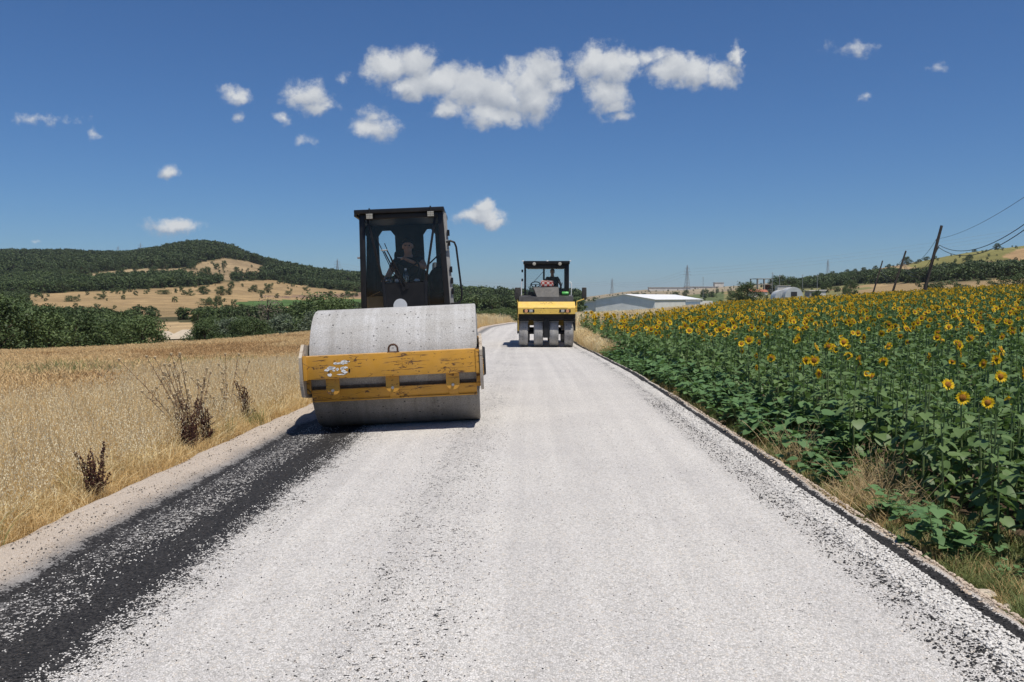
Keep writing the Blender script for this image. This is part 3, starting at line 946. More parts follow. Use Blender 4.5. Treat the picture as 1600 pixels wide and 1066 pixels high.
def drum_mat(name, base, specks=1.0, sc=1.0, brown_below=None):
    t = NT(name)
    c = t.coord()
    g = t.noise(c, 90 * sc, 4, 0.8)
    k = t.mix(t.step(g, 0.28, 0.72), tuple(x * 0.55 for x in base), tuple(min(.8, x * 1.3) for x in base))
    k = t.mix(t.step(t.noise(t.mapping(c, (0.3, 1, 1)), 5 * sc, 5, 0.6), 0.3, 0.75), k, t.mix(1.0, k, (0.86, 0.84, 0.81), 'MULTIPLY'))
    band = t.noise(t.mapping(c, (1, .03, .03)), 11 * sc, 4, .6)
    k = t.mix(t.step(band, .3, .7), t.mix(1.0, k, (.80, .79, .77), 'MULTIPLY'), k)
    smear = t.math('MULTIPLY', t.step(t.noise(t.mapping(c, (1, .4, .4)), 3.2 * sc, 6, .72), .60, .72), .55)
    k = t.mix(smear, k, t.mix(1.0, k, (.55, .53, .50), 'MULTIPLY'))
    v = t.n('ShaderNodeTexVoronoi'); t.l(c, v.inputs['Vector']); v.inputs['Scale'].default_value = 30 * sc
    sp = t.n('ShaderNodeSeparateColor'); t.l(v.outputs['Color'], sp.inputs[0])
    rad = t.math('MULTIPLY', t.math('POWER', sp.outputs[0], 3.0), 0.40)
    dot = t.math('MULTIPLY', t.step(t.math('SUBTRACT', v.outputs['Distance'], rad), 0.03, -0.03), t.math('GREATER_THAN', sp.outputs[1], 1 - 0.42 * specks))
    zone = t.step(t.noise(c, 4.5, 3), 0.38, 0.6, 0.25, 1.0)
    k = t.mix(t.math('MULTIPLY', dot, zone), k, (0.03, 0.03, 0.032))
    if brown_below:
        # front of the shell turns darker and browner below this height, with a ragged edge
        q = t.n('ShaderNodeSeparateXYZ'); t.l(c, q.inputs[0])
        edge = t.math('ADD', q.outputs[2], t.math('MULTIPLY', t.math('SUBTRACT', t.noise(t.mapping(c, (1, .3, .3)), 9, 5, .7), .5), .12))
        w = t.math('MULTIPLY', t.step(edge, brown_below + .05, brown_below - .04), t.step(q.outputs[1], .1, -.02))
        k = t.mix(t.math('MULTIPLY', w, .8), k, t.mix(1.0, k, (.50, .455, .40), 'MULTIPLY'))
    t.set(Base_Color=k, Roughness=0.82)
    t.bump(g, 0.35, 0.004)
    return t.m


def glass_mat(name, tint, refl=0.06):
    t = NT(name)
    tr = t.n('ShaderNodeBsdfTransparent'); tr.inputs[0].default_value = (*tint, 1)
    gl = t.n('ShaderNodeBsdfGlossy'); gl.inputs['Roughness'].default_value = 0.03
    lw = t.n('ShaderNodeFresnel'); lw.inputs[0].default_value = 1.45
    dirt = t.step(t.noise(t.coord(), 5, 6, 0.7), 0.4, 0.85, 0.0, 0.022)
    df = t.n('ShaderNodeBsdfDiffuse'); df.inputs[0].default_value = (0.42, 0.40, 0.36, 1)
    m1 = t.n('ShaderNodeMixShader'); t.l(t.math('ADD', lw.outputs[0], refl * 0.3), m1.inputs[0]); t.l(tr.outputs[0], m1.inputs[1]); t.l(gl.outputs[0], m1.inputs[2])
    m2 = t.n('ShaderNodeMixShader'); t.l(dirt, m2.inputs[0]); t.l(m1.outputs[0], m2.inputs[1]); t.l(df.outputs[0], m2.inputs[2])
    t.l(m2.outputs[0], t.out.inputs[0])
    return t.m


M_YEL = yellow_paint('worn_yellow_paint', (0.56, 0.285, 0.035), 0.80, 1.0, 0.45)
M_YEL2 = yellow_paint('pale_yellow_paint', (0.78, 0.52, 0.11), 0.18, 1.4, 0.25)
M_DRUM = drum_mat('dust_caked_steel', (0.49, 0.49, 0.49), brown_below=0.60)
M_PLATE = yellow_paint('dusty_plate_paint', (0.47, 0.41, 0.33), 0.45, 1.2, 0.6)
M_BLACK = simple('black_paint', (0.010, 0.010, 0.011), 0.38, 0, 0.3, 8, 0.05)
M_DARK = simple('dark_plastic', (0.013, 0.0135, 0.015), 0.6, 0, 0.3, 8)
M_CHARCOAL = simple('charcoal_cover', (0.035, 0.036, 0.039), 0.5, 0, 0.3, 6, 0.12)
M_STEEL = simple('grey_steel', (0.30, 0.30, 0.30), 0.5, 0.6, 0.2, 10)
M_RUST = simple('rusty_steel', (0.10, 0.055, 0.035), 0.8, 0.2, 0.35, 20)
M_TYRE = drum_mat('dusty_tyre', (0.40, 0.395, 0.385), 1.6, .6)
M_TREAD = simple('dusty_tread', (0.22, 0.215, 0.205), 0.9, 0, 0.3, 14)
M_RUBBER = simple('rubber', (0.035, 0.034, 0.033), 0.75, 0, 0.3, 10, 0.25)
M_BLADE = simple('dusty_rubber_blade', (0.11, 0.095, 0.08), .85, 0, .35, 18, .3)
M_GLASS = glass_mat('cab_glass', (0.87, 0.905, 0.92), 0.0)
M_CLEAR = glass_mat('clear_plastic', (0.86, 0.90, 0.92), 0.25)
M_WHITE = simple('white_plastic', (0.74, 0.75, 0.75), 0.45, 0, 0.05)
M_DISC = simple('pale_grey_disc', (0.60, 0.64, 0.67), 0.5, 0, 0.04)
M_LAMP = simple('lamp_lens', (0.45, 0.43, 0.37), 0.25, 0.1, 0.12, 60)
M_AMBER = simple('amber_lens', (0.62, 0.30, 0.16), 0.25, 0, 0.1)
M_CARD = simple('cardboard', (0.46, 0.30, 0.15), 0.8, 0, 0.15, 5)
M_SKIN = simple('skin', (0.45, 0.25, 0.17), 0.55, 0, 0.08, 14)
M_SHIRT = simple('navy_shirt', (0.018, 0.021, 0.032), 0.85, 0, 0.25, 14)
M_TROUS = simple('dark_trousers', (0.022, 0.022, 0.026), 0.85, 0, 0.25, 14)
M_HAIR = simple('dark_hair', (0.015, 0.011, 0.009), 0.7, 0, 0.3, 40)
M_SEAT = simple('seat_cloth', (0.018, 0.019, 0.022), 0.85, 0, 0.25, 14)
M_GREEN = simple('green_plastic', (0.10, 0.42, 0.10), 0.4, 0, 0.1)
M_DOOR = simple('grey_door_edge', (0.36, 0.36, 0.35), 0.55, 0, 0.15, 5, 0.4)


# ------------------------------------------------------------------ people
def skin_mesh(name, nodes, edges, mat, sub=2, root=0):
    me = bpy.data.meshes.new(name)
    ks = list(nodes)
    ix = {k: i for i, k in enumerate(ks)}
    me.from_pydata([nodes[k][0] for k in ks], [(ix[a], ix[b]) for a, b in edges], [])
    o = bpy.data.objects.new(name, me)
    COL.objects.link(o)
    o.modifiers.new('skin', 'SKIN')
    if not me.skin_vertices:
        bpy.context.view_layer.objects.active = o
        me.attributes  # ensure data
    sv = me.skin_vertices[0].data if me.skin_vertices else None
    if sv is None:
        bpy.context.view_layer.objects.active = o
        bpy.ops.mesh.customdata_skin_add()
        sv = me.skin_vertices[0].data
    for k in ks:
        r = nodes[k][1]
        sv[ix[k]].radius = r if isinstance(r, tuple) else (r, r)
        sv[ix[k]].use_root = (ix[k] == root)
    o.modifiers[0].use_smooth_shade = True
    s = o.modifiers.new('sub', 'SUBSURF'); s.levels = sub; s.render_levels = sub
    dg = bpy.context.evaluated_depsgraph_get()
    m2 = bpy.data.meshes.new_from_object(o.evaluated_get(dg))
    m2.name = name
    bpy.data.objects.remove(o)
    bpy.data.meshes.remove(me)
    m2.materials.clear(); m2.materials.append(mat)
    m2.shade_smooth()
    return m2


def person(label, loc, rz, hands, elbows, group=None, head_turn=0.0):
    """seated, facing -Y; hands / elbows given for x<0 and x>0"""
    root = empty('person', loc, (0, 0, rz))
    tag(root, label, 'person', group)
    n = {'hip': ((0, 0.0, .10), (.17, .13)), 'belly': ((0, -.01, .27), (.155, .125)), 'chest': ((0, .0, .44), (.175, .12)), 'collar': ((0, .0, .56), (.10, .075)),
         'neck': ((0, -.015, .625), (.056, .056)), 'jaw': ((0, -.045, .685), (.062, .066)), 'face': ((0, -.035, .755), (.078, .094)), 'crown': ((0, -.022, .825), (.072, .088)),
         'nose': ((0, -.150, .742), (.012, .014)), 'chin': ((0, -.105, .672), (.026, .022))}
    e = [('hip', 'belly'), ('belly', 'chest'), ('chest', 'collar'), ('collar', 'neck'), ('neck', 'jaw'), ('jaw', 'face'), ('face', 'crown'), ('face', 'nose'), ('jaw', 'chin')]
    for s, t in ((-1, 'a'), (1, 'b')):
        i = 0 if s < 0 else 1
        hd, el = Vector(hands[i]), Vector(elbows[i])
        sh = Vector((.19 * s, .01, .53))
        wr = el.lerp(hd, 0.80)
        n['ear' + t] = ((.088 * s, -.022, .745), (.012, .022)); e.append(('face', 'ear' + t))
        n['sh' + t] = (tuple(sh), .062); n['up' + t] = (tuple(sh.lerp(el, .5)), .053); n['el' + t] = (tuple(el), .043); n['fo' + t] = (tuple(el.lerp(wr, .4)), .041); n['wr' + t] = (tuple(wr), .027); n['pa' + t] = (tuple(hd), (.036, .024))
        e += [('chest', 'sh' + t), ('sh' + t, 'up' + t), ('up' + t, 'el' + t), ('el' + t, 'fo' + t), ('fo' + t, 'wr' + t), ('wr' + t, 'pa' + t)]
        d = (hd - wr).normalized()
        side = d.cross(Vector((0, 0, 1))).normalized() if abs(d.z) < .95 else Vector((1, 0, 0))
        dn = Vector((0, 0, -1))
        for f in range(4):                          # four fingers, curled over what they hold
            off = side * (f - 1.5) * .019
            ln = (.036, .042, .039, .030)[f]
            a = hd + d * .035 + off; b = a + d * ln * .8 + dn * ln * .35; c = b - d * ln * .15 + dn * ln * .75
            for nm, p, rr in (('1', a, .0105), ('2', b, .0095), ('3', c, .008)): n['f%d%s%s' % (f, nm, t)] = (tuple(p), rr)
            e += [('pa' + t, 'f%d1%s' % (f, t)), ('f%d1%s' % (f, t), 'f%d2%s' % (f, t)), ('f%d2%s' % (f, t), 'f%d3%s' % (f, t))]
        a = hd - side * .036 * s; b = a + d * .035 - side * .012 * s + dn * .012
        n['t1' + t] = (tuple(a), .012); n['t2' + t] = (tuple(b), .010); e += [('pa' + t, 't1' + t), ('t1' + t, 't2' + t)]
        n['kn' + t] = ((.13 * s, -.46, .11), .066); n['th' + t] = ((.11 * s, -.22, .11), .083); n['an' + t] = ((.13 * s, -.50, -.30), .042); n['to' + t] = ((.14 * s, -.64, -.345), (.040, .028))
        e += [('hip', 'th' + t), ('th' + t, 'kn' + t), ('kn' + t, 'an' + t), ('an' + t, 'to' + t)]
    body = link(bpy.data.objects.new('body', skin_mesh('body', n, e, M_SKIN)), root)
    g = .014
    def fat(k, add=g):
        p, r = n[k]
        return (p, tuple(q + add for q in r) if isinstance(r, tuple) else r + add)
    sk = ['hip', 'belly', 'chest', 'collar', 'sha', 'upa', 'shb', 'upb']
    link(bpy.data.objects.new('shirt', skin_mesh('shirt', {k: fat(k) for k in sk}, [x for x in e if x[0] in sk and x[1] in sk], M_SHIRT)), root)
    tk = ['hip', 'tha', 'kna', 'ana', 'thb', 'knb', 'anb']
    link(bpy.data.objects.new('trousers', skin_mesh('trousers', {k: fat(k, .012) for k in tk}, [x for x in e if x[0] in tk and x[1] in tk], M_TROUS)), root)
    hb = MB().sphere((0, -.008, .80), .098, 18, 12, (.90, 1.06, .92))
    for v in [v for v in hb.bm.verts if v.co.z < .775 - 0.55 * (v.co.y + 0.02) and v.co.y < .03 or v.co.z < .70]:
        hb.bm.verts.remove(v)
    hb.build('hair', M_HAIR, root)
    for s in (-1, 1):
        MB().sphere((.031 * s, -.118, .765), .0115, 10, 8).build('eye', M_HAIR, root)
    return root


# ------------------------------------------------------------------ single-drum roller
def make_drum_roller():
    D = 11.60
    x, y = to_xy((628 - 800) / F * D, D)
    zc = road_z(y) + float(np.interp(lat_of(x, y), [p[0] for p in SECT], [p[1] for p in SECT])) - 0.006
    root = empty('drum_roller', (x, y, zc), (0, R(-2.6), R(3.4)))
    root.scale = (1.065, 1.03, 1.03)
    tag(root, 'yellow single-drum road roller with dusty grey drum and black cab', 'road roller')
    # drum
    b = MB()
    W, RR_ = 1.005, 0.765
    prof = [(-W + .10, 0.20), (-W + .10, RR_ - .035), (-W, RR_ - .03), (-W + .006, RR_ - .006), (-W + .02, RR_), (W - .02, RR_), (W - .006, RR_ - .006), (W, RR_ - .03), (W - .10, RR_ - .035), (W - .10, 0.20)]
    b.lathe(prof, (0, 0, RR_), 'X', 96)
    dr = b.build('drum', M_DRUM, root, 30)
    for s in (-1, 1):
        h = MB().lathe([(s * (W - .13), 0), (s * (W - .13), .36), (s * (W - .06), .36), (s * (W - .06), .22), (s * (W + .02), .22), (s * (W + .02), 0)], (0, 0, RR_), 'X', 32)
        for k in range(8):
            a = k * PI / 4
            h.tube([(s * (W - .09), .29 * math.cos(a), RR_ + .29 * math.sin(a)), (s * (W + .01), .29 * math.cos(a), RR_ + .29 * math.sin(a))], .045, 10)
        h.build('drum_hub', M_DARK, dr)
    # front beam (a channel with lips) and what hangs on it
    fy = -1.02
    b = MB()
    b.span((-1.022, fy, .71), (1.022, fy + .014, .99), .004)
    b.span((-1.022, fy + .0142, .974), (1.022, fy + .17, .99), .004)
    b.span((-1.022, fy + .0142, .71), (1.022, fy + .17, .726), .004)
    b.span((-1.022, fy + .10, .7262), (1.022, fy + .115, .9738))
    beam = b.build('front_beam', M_YEL, root)
    for sx in (-1, 1):
        MB().span((sx * 0.978, fy - .012, .70), (sx * 1.022, fy - .0005, 1.0), .004).build('end_cleat', M_YEL, beam)
    # remains of a torn sticker: flakes of white film
    rnd = random.Random(5)
    b = MB()
    def flake(cx, cz, w, h, k=11):
        pts = [(cx + w * math.cos(2 * PI * i / k) * rnd.uniform(.55, 1.05), fy - .0022, cz + h * math.sin(2 * PI * i / k) * rnd.uniform(.5, 1.1)) for i in range(k)]
        b.face(pts)
    bits = [(-.575 + rnd.uniform(-.075, .075), .905 + rnd.uniform(-.02, .02), rnd.uniform(.018, .042), rnd.uniform(.009, .018)) for _ in range(8)]
    bits += [(-.635 + rnd.uniform(-.12, .12), .80 + rnd.uniform(-.045, .045), rnd.uniform(.022, .06), rnd.uniform(.011, .028)) for _ in range(13)]
    for cx, cz, w, h in bits:
        flake(cx, cz, w, h)
    tag(b.build('torn_sticker', M_WHITE, beam), kind='stuff')
    b = MB()
    for cx, cz, w, h in ((-.50, .915, .014, .02), (-.49, .80, .014, .03), (-.655, .925, .02, .006), (-.725, .79, .008, .03), (-.56, .765, .05, .006), (-.63, .825, .012, .006)):
        flake(cx, cz, w, h, 9)
    tag(b.build('sticker_residue', M_DARK, beam), kind='stuff')
    # lifting shackle
    b = MB()
    pts = [(-.052 + .02, fy + .07, .985)] + [(.02 - .052 * math.cos(a), fy + .07, 1.035 + .052 * math.sin(a)) for a in np.linspace(0, PI, 10)] + [(.02 + .052, fy + .07, .985)]
    b.tube(pts, .012, 8)
    b.span((-.05, fy + .05, .9905), (.09, fy + .09, 1.002), .003)
    b.build('lifting_shackle', M_RUST, beam)
    # three hanging lugs
    for cx in (-0.70, -.005, 0.70):
        lw = .078
        poly = [(cx - lw, .7095), (cx - lw, .575)] + [(cx - lw * math.cos(a), .575 - .068 * math.sin(a)) for a in np.linspace(.12, PI - .12, 9)] + [(cx + lw, .575), (cx + lw, .7095)]
        lug = MB().prism(poly, 'Y', fy + .052, fy + .078).build('hanger_lug', M_YEL, beam)
        MB().tube([(cx, fy + .034, .565), (cx, fy + .30, .565)], .018, 8).build('bolt', M_STEEL, lug)
        MB().span((cx - .055, fy + .079, .70), (cx + .055, fy + .13, .7095), .002).build('weld_pad', M_YEL, lug)
    # scraper bar with its dark blade
    b = MB()
    b.bar((-0.978, -.775, .492), (0.978, -.775, .492), .022, .155, (0, -.42, 1), .003)
    b.bar((-0.978, -.752, .425), (0.978, -.752, .425), .05, .016, (0, -.42, 1))
    sc = b.build('scraper_bar', M_YEL, root)
    MB().bar((-0.973, -.757, .583), (0.973, -.757, .583), .012, .03, (0, -.2, 1)).build('scraper_blade', M_BLADE, sc)
    for cx in (-0.70, -.005, 0.70):
        MB().bar((cx - .055, -.793, .492), (cx + .055, -.793, .492), .012, .16, (0, -.42, 1), .003).build('clamp_plate', M_YEL, sc)
        MB().bar((cx, -.79, .535), (cx, -.80 + .02, .60), .09, .02, (0, -1, 0)).build('hinge_arm', M_YEL, sc)
    # side plates
    for s in (-1, 1):
        prof = [(-1.05, .64), (-.98, .50), (-.60, .45), (1.0, .45), (1.12, .55), (1.12, 1.02), (.9, 1.10), (-.55, 1.10), (-.86, 1.13), (-1.05, .98)]
        pl = MB().prism(prof, 'X', s * 1.027, s * 1.062).build('side_plate', M_PLATE, root)
        MB().span((s * 1.0622, -.90, .66), (s * 1.070, -.84, .86), .002).build('slot', M_YEL, pl)
        MB().lathe([(s * 1.0625, .0), (s * 1.0625, .20), (s * 1.10, .18), (s * 1.10, 0)], (0, 0, RR_), 'X', 24).build('bearing_cap', M_DARK, pl)
        MB().span((s * 0.9785, fy + .18, .52), (s * 1.026, -.80, .70), .003).build('gusset', M_YEL, pl)
    MB().span((-1.027, 1.02, .50), (1.027, 1.20, 1.05), .012).build('rear_beam', M_YEL, root)
    MB().span((-.28, 1.2, .55), (.28, 2.2, .95), .02).build('articulation_joint', M_DARK, root)
    # tractor half
    MB().span((-.72, 2.0, .62), (.72, 4.5, 1.02), .03).build('rear_frame', M_YEL, root)
    hood = MB().prism([(3.0, 1.021), (3.0, 1.62), (4.55, 1.50), (4.75, 1.30), (4.75, 1.021)], 'X', -.60, .56).build('engine_hood', M_YEL, root)
    MB().tube([(.35, 3.5, 1.70), (.35, 3.5, 2.15), (.35, 3.58, 2.22)], .045, 10).build('exhaust_pipe', M_DARK, hood)
    for s in (-1, 1):
        cx, cy, tr, tw = s * .76, 3.0, .715, .25
        pr = [(-tw, tr - .24), (-tw, tr - .10), (-tw * .92, tr - .045), (-tw * .6, tr - .03), (tw * .6, tr - .03), (tw * .92, tr - .045), (tw, tr - .10), (tw, tr - .24)]
        ty = MB().lathe([(cx + a, r) for a, r in pr], (0, cy, tr), 'X', 40).build('tyre', M_TYRE, root)
        b = MB()
        for k in range(26):                         # diamond tread blocks
            for lane in (-1, 0, 1):
                a = 2 * PI * (k + (.5 if lane == 0 else 0)) / 26
                M = Matrix.Translation((cx + lane * .155, cy + math.cos(a) * (tr - .017), tr + math.sin(a) * (tr - .017))) @ Matrix.Rotation(a - PI / 2, 4, 'X') @ Matrix.Rotation(PI / 4, 4, 'Z') @ Matrix.Diagonal((.105, .105, .034, 1))
                r = bmesh.ops.create_cube(b.bm, size=1.0)
                bmesh.ops.transform(b.bm, matrix=M, verts=r['verts'])
        b.build('tread', M_TREAD, ty, smooth=False)
        MB().lathe([(cx + s * .20, 0), (cx + s * .20, .16), (cx + s * .12, .30), (cx + s * .19, .42), (cx + s * .22, .47), (cx - s * .22, .47)], (0, cy, tr), 'X', 28).build('rim', M_YEL, ty)
    MB().span((-.6, 2.9, .70), (.6, 3.1, .86), .02).build('rear_axle', M_DARK, root)
    # ---- cab
    cab = empty('cab', (-.01, 0, 0), (0, 0, 0), root)
    cab.scale = (.925, 1, 1)
    y0, y1, zb, zt = 1.60, 2.98, 1.12, 2.92
    def hw(z): return .70 - (z - zb) / (zt - zb) * .055
    def post(xa, za, xb, zb_, yy, w=.06, d=.06, nm='post', mt=M_BLACK):
        return MB().bar((xa, yy, za), (xb, yy, zb_), w, d, (0, 1, 0), .006).build(nm, mt, cab)
    for s in (-1, 1):
        post(s * (hw(zb) - .035), zb, s * (hw(zt) - .035), zt, y0, .085, .07)
        post(s * (hw(zb) - .035), zb, s * (hw(zt) - .035), zt, y1, .08, .07)
        # slanting front pillars that narrow the windscreen towards the floor
        post(s * .53, 2.86, s * .335, 1.90, y0 - .004, .035, .045, 'slanted_pillar')
        post(s * .335, 1.905, s * .30, zb + .03, y0 - .004, .05, .045, 'slanted_pillar')
        # side sill, door edge and glass
        MB().span((s * (hw(zb) - .055), y0 + .04, zb), (s * (hw(zb) - .005), y1 - .04, 1.42)).build('side_panel', M_BLACK, cab)
        g = MB().face([(s * (hw(1.42) - .02), y0 + .035, 1.42), (s * (hw(1.42) - .02), y1 - .035, 1.42), (s * (hw(zt) - .02), y1 - .035, zt), (s * (hw(zt) - .02), y0 + .035, zt)])
        g.build('side_window', M_GLASS, cab, smooth=False)
    MB().prism([(.702, zb + .06), (.765, zb + .06), (.700, zt - .02), (.648, zt - .02)], 'Y', y0 + .04, y0 + .16).build('door_edge', M_DOOR, cab)
    for z in (2.60, 2.45, 2.05, 1.88, 1.72):
        MB().span((hw(z) + .045, y0 + .02, z - .045), (hw(z) + .085, y0 + .08, z + .045 - .03 * (int(z * 100) % 2)), .006).build('hinge', M_BLACK, cab)
    # front sill, centre panel, top rail
    MB().span((-.695, y0 - .03, zb - .05), (.695, y0 + .03, zb + .28), .008).build('front_sill', M_BLACK, cab)
    MB().prism([(-.33, 1.88), (-.28, zb + .281), (.28, zb + .281), (.33, 1.88)], 'Y', y0 - .014, y0 + .016).build('front_panel', M_BLACK, cab)
    MB().span((-.645, y0 - .03, 2.84), (.645, y0 + .03, zt), .006).build('top_rail', M_BLACK, cab)
    g = MB()
    g.face([(-.33, y0, 1.885), (.33, y0, 1.885), (.52, y0, 2.84), (-.52, y0, 2.84)])
    g.build('windscreen', M_GLASS, cab, smooth=False)
    for s in (-1, 1):
        MB().face([(s * .31, y0 + .002, 1.40), (s * .335, y0 + .002, 1.90), (s * .53, y0 + .002, 2.84), (s * (hw(2.84) - .07), y0 + .002, 2.84), (s * (hw(1.4) - .07), y0 + .002, 1.40)]).build('quarter_window', M_GLASS, cab, smooth=False)
    MB().tube([(-.085, y0 - .016, 1.535), (-.085, y0 - .024, 1.535)], .108, 36).build('round_plate', M_DISC, cab)
    # roof with a lip and two work lamps
    roof = MB().span((-.72, y0 - .10, zt + .0005), (.675, y1 + .10, zt + .065), .012).span((-.72, y0 - .10, zt - .035), (-.68, y1 + .1, zt + .002), .004).build('roof', M_BLACK, cab)
    for cx in (-.48, .465):
        lp = MB().span((cx - .055, y0 - .125, 2.835), (cx + .055, y0 - .085, 2.925), .006).build('work_lamp', M_DARK, roof)
        b = MB()
        for i in range(4):
            for j in range(3):
                b.span((cx - .048 + i * .0245, y0 - .131, 2.843 + j * .0255), (cx - .048 + i * .0245 + .0215, y0 - .1255, 2.843 + j * .0255 + .022), .002)
        b.build('lens', M_LAMP, lp)
        MB().tube([(cx, y0 - .10, 2.92), (cx, y0 - .10, 3.0)], .012, 6).build('lamp_stud', M_DARK, lp)
    # rear wall with two windows
    b = MB()
    for xa, xb in ((-.66, -.53), (-.245, .245), (.45, .66)):
        b.span((xa, y1 - .03, zb), (xb, y1 + .02, zt))
    for xa, xb in ((-.5298, -.2452), (.2452, .4498)):
        b.span((xa, y1 - .028, zb), (xb, y1 + .018, 2.02)); b.span((xa, y1 - .028, 2.78), (xb, y1 + .018, zt))
        for zc_, dz in ((2.02, 1), (2.78, -1)):
            for xc, dx in ((xa, 1), (xb, -1)):
                b.prism([(xc, zc_), (xc + dx * .07, zc_), (xc, zc_ + dz * .09)], 'Y', y1 - .027, y1 + .017)
    b.build('rear_wall', M_DARK, cab, smooth=False)
    for xa, xb in ((-.5298, -.2452), (.2452, .4498)):
        MB().face([(xa, y1, 2.02), (xb, y1, 2.02), (xb, y1, 2.78), (xa, y1, 2.78)]).build('rear_window', M_GLASS, cab, smooth=False)
    MB().span((-.65, y0 + .03, zb - .05), (.65, y1, zb + .02)).build('cab_floor', M_DARK, cab)
    MB().span((-.62, y0 + .03, zt - .06), (.62, y1 - .03, zt - .002)).build('headliner', M_DARK, cab)
    # wipers
    for (xa, za, xb, zb2, xc, zc2) in ((-.02, 1.79, -.29, 2.36, -.47, 2.76), (.03, 1.81, -.245, 2.37, -.34, 2.66)):
        w = MB().tube([(xa, y0 - .03, za), (xb, y0 - .035, zb2)], .011, 6).tube([(xa, y0 + .0, za), (xa, y0 - .04, za)], .028, 8).build('wiper', M_BLACK, cab)
        MB().bar((xb + .16, y0 - .022, zb2 - .42), (xc + .06, y0 - .022, zc2 - .18), .012, .02, (0, 1, 0)).build('wiper_blade', M_BLACK, w)
    MB().tube([(-.345, y0 - .03, 2.375), (-.235, y0 - .03, 2.375)], .009, 6).build('wiper_link', M_STEEL, cab)
    # handrail on the door side
    b = MB()
    b.tube([(.68, y0 - .02, 2.46), (.75, y0 - .02, 2.475), (.81, y0 - .02, 2.45), (.835, y0 - .02, 2.38), (.89, y0 - .02, 1.70), (.88, y0 - .02, 1.60), (.83, y0 - .02, 1.54), (.70, y0 - .02, 1.53)], .016, 8)
    b.build('handrail', M_BLACK, cab)
    MB().span((-.715, y0 - .03, 2.265), (-.675, y0 + .03, 2.295), .004).build('stay_bracket', M_STEEL, cab)
    MB().tube([(.58, y0 + .4, 2.55), (.57, y0 + .4, 2.35), (.54, y0 + .4, 2.30), (.36, y0 + .5, 2.16)], .012, 6).build('inner_grip', M_BLACK, cab)
    # seat, console and wheel
    st = empty('driver_seat', (0, 0, 0), (0, 0, 0), cab)
    MB().span((-.25, 2.16, 1.58), (.25, 2.66, 1.72), .05).build('cushion', M_SEAT, st)
    MB().span((-.25, 2.62, 1.70), (.25, 2.78, 2.42), .06).build('backrest', M_SEAT, st)
    MB().span((-.20, 2.2, 1.14), (.20, 2.6, 1.60), .02).build('pedestal', M_DARK, st)
    MB().prism([(1.66, 1.16), (1.66, 1.86), (1.80, 1.90), (1.98, 1.84), (1.98, 1.16)], 'X', -.34, .36).build('dashboard', M_DARK, cab)
    wl = MB()
    ring = [(.02 + .19 * math.cos(a), 2.02 + .17 * math.sin(a) * .45, 2.12 + .19 * math.sin(a) * .8) for a in np.linspace(0, 2 * PI, 25)]
    wl.tube(ring, .014, 8, False)
    for a in (0.5, 2.6, 4.7):
        wl.tube([(.02, 2.02, 2.10), (.02 + .19 * math.cos(a), 2.02 + .17 * math.sin(a) * .45, 2.12 + .19 * math.sin(a) * .8)], .012, 6)
    wl.tube([(.02, 2.02, 2.10), (.02, 1.90, 1.84)], .03, 8)
    wl.build('steering_wheel', M_DARK, cab)
    MB().sphere((.52, 2.45, 1.92), .20, 16, 12, (1, .9, 1.1)).build('side_console', M_DARK, cab)
    # matrix of the machine, to stand loose things and the driver in the cab
    bpy.context.view_layer.update()
    return root


ROLLER = make_drum_roller()
RM = ROLLER.matrix_world.copy()


def in_roller(p): return RM @ Vector(p)


def place_in_roller(o):
    o.matrix_world = RM @ o.matrix_basis


drv = person('driver in a dark shirt holding a cigarette inside the black drum roller cab', (0.0, 2.44, 1.715), 0, [(-.33, -.52, .22), (-.02, -.42, .545)], [(-.34, -.16, .25), (.26, -.22, .40)])
place_in_roller(drv)
b = MB(); b.tube([(0, 0, 0), (-.10, -.02, .012)], .005, 6)
o = tag(b.build('cigarette', M_WHITE), 'white cigarette in the hand of the drum roller driver', 'cigarette'); o.location = (-.03, 1.975, 2.268); place_in_roller(o)
# loose things on the dashboard and the floor
bt = empty('water_bottle', (.0, 1.75, 1.878)); tag(bt, 'clear plastic bottle standing on the dashboard of the drum roller', 'bottle')
MB().lathe([(0, 0), (0, .04), (.10, .042), (.14, .036), (.17, .016), (.20, .015)], (0, 0, 0), 'Z', 16).build('bottle_body', M_CLEAR, bt)
MB().lathe([(.195, .017), (.225, .017), (.225, 0)], (0, 0, 0), 'Z', 12).build('cap', M_WHITE, bt)
place_in_roller(bt)
for k, (px_, w, h, mt, lb) in enumerate(((-.25, .10, .09, M_CLEAR, 'crumpled clear plastic bag on the dashboard beside the slanted pillar'), (.16, .09, .045, M_WHITE, 'small white packet lying on the dashboard beside the bottle'),
                                       (-.13, .08, .06, M_WHITE, 'white paper cup sleeve on the dashboard beside the plastic bag'))):
    q = MB().sphere((0, 0, h * .5), .5, 10, 7, (w, .08, h))
    rr = random.Random(k)
    for v in q.bm.verts: v.co += Vector((rr.uniform(-1, 1), rr.uniform(-1, 1), rr.uniform(0, 1))) * .008
    o = tag(q.build(('plastic_bag', 'packet', 'paper_cup')[k], mt), lb, ('bag', 'packet', 'cup')[k]); o.location = (px_, 1.77, 1.885); place_in_roller(o)
cb = empty('cardboard_box', (-.49, 1.84, 1.145), (0, 0, .35)); tag(cb, 'opened brown cardboard box on the cab floor behind the quarter window', 'box')
MB().span((-.11, -.11, 0), (.11, .11, .55), .004).build('carton', M_CARD, cb)
MB().bar((-.09, -.11, .55), (.06, -.17, .62), .14, .006).build('flap', M_CARD, cb)
place_in_roller(cb)


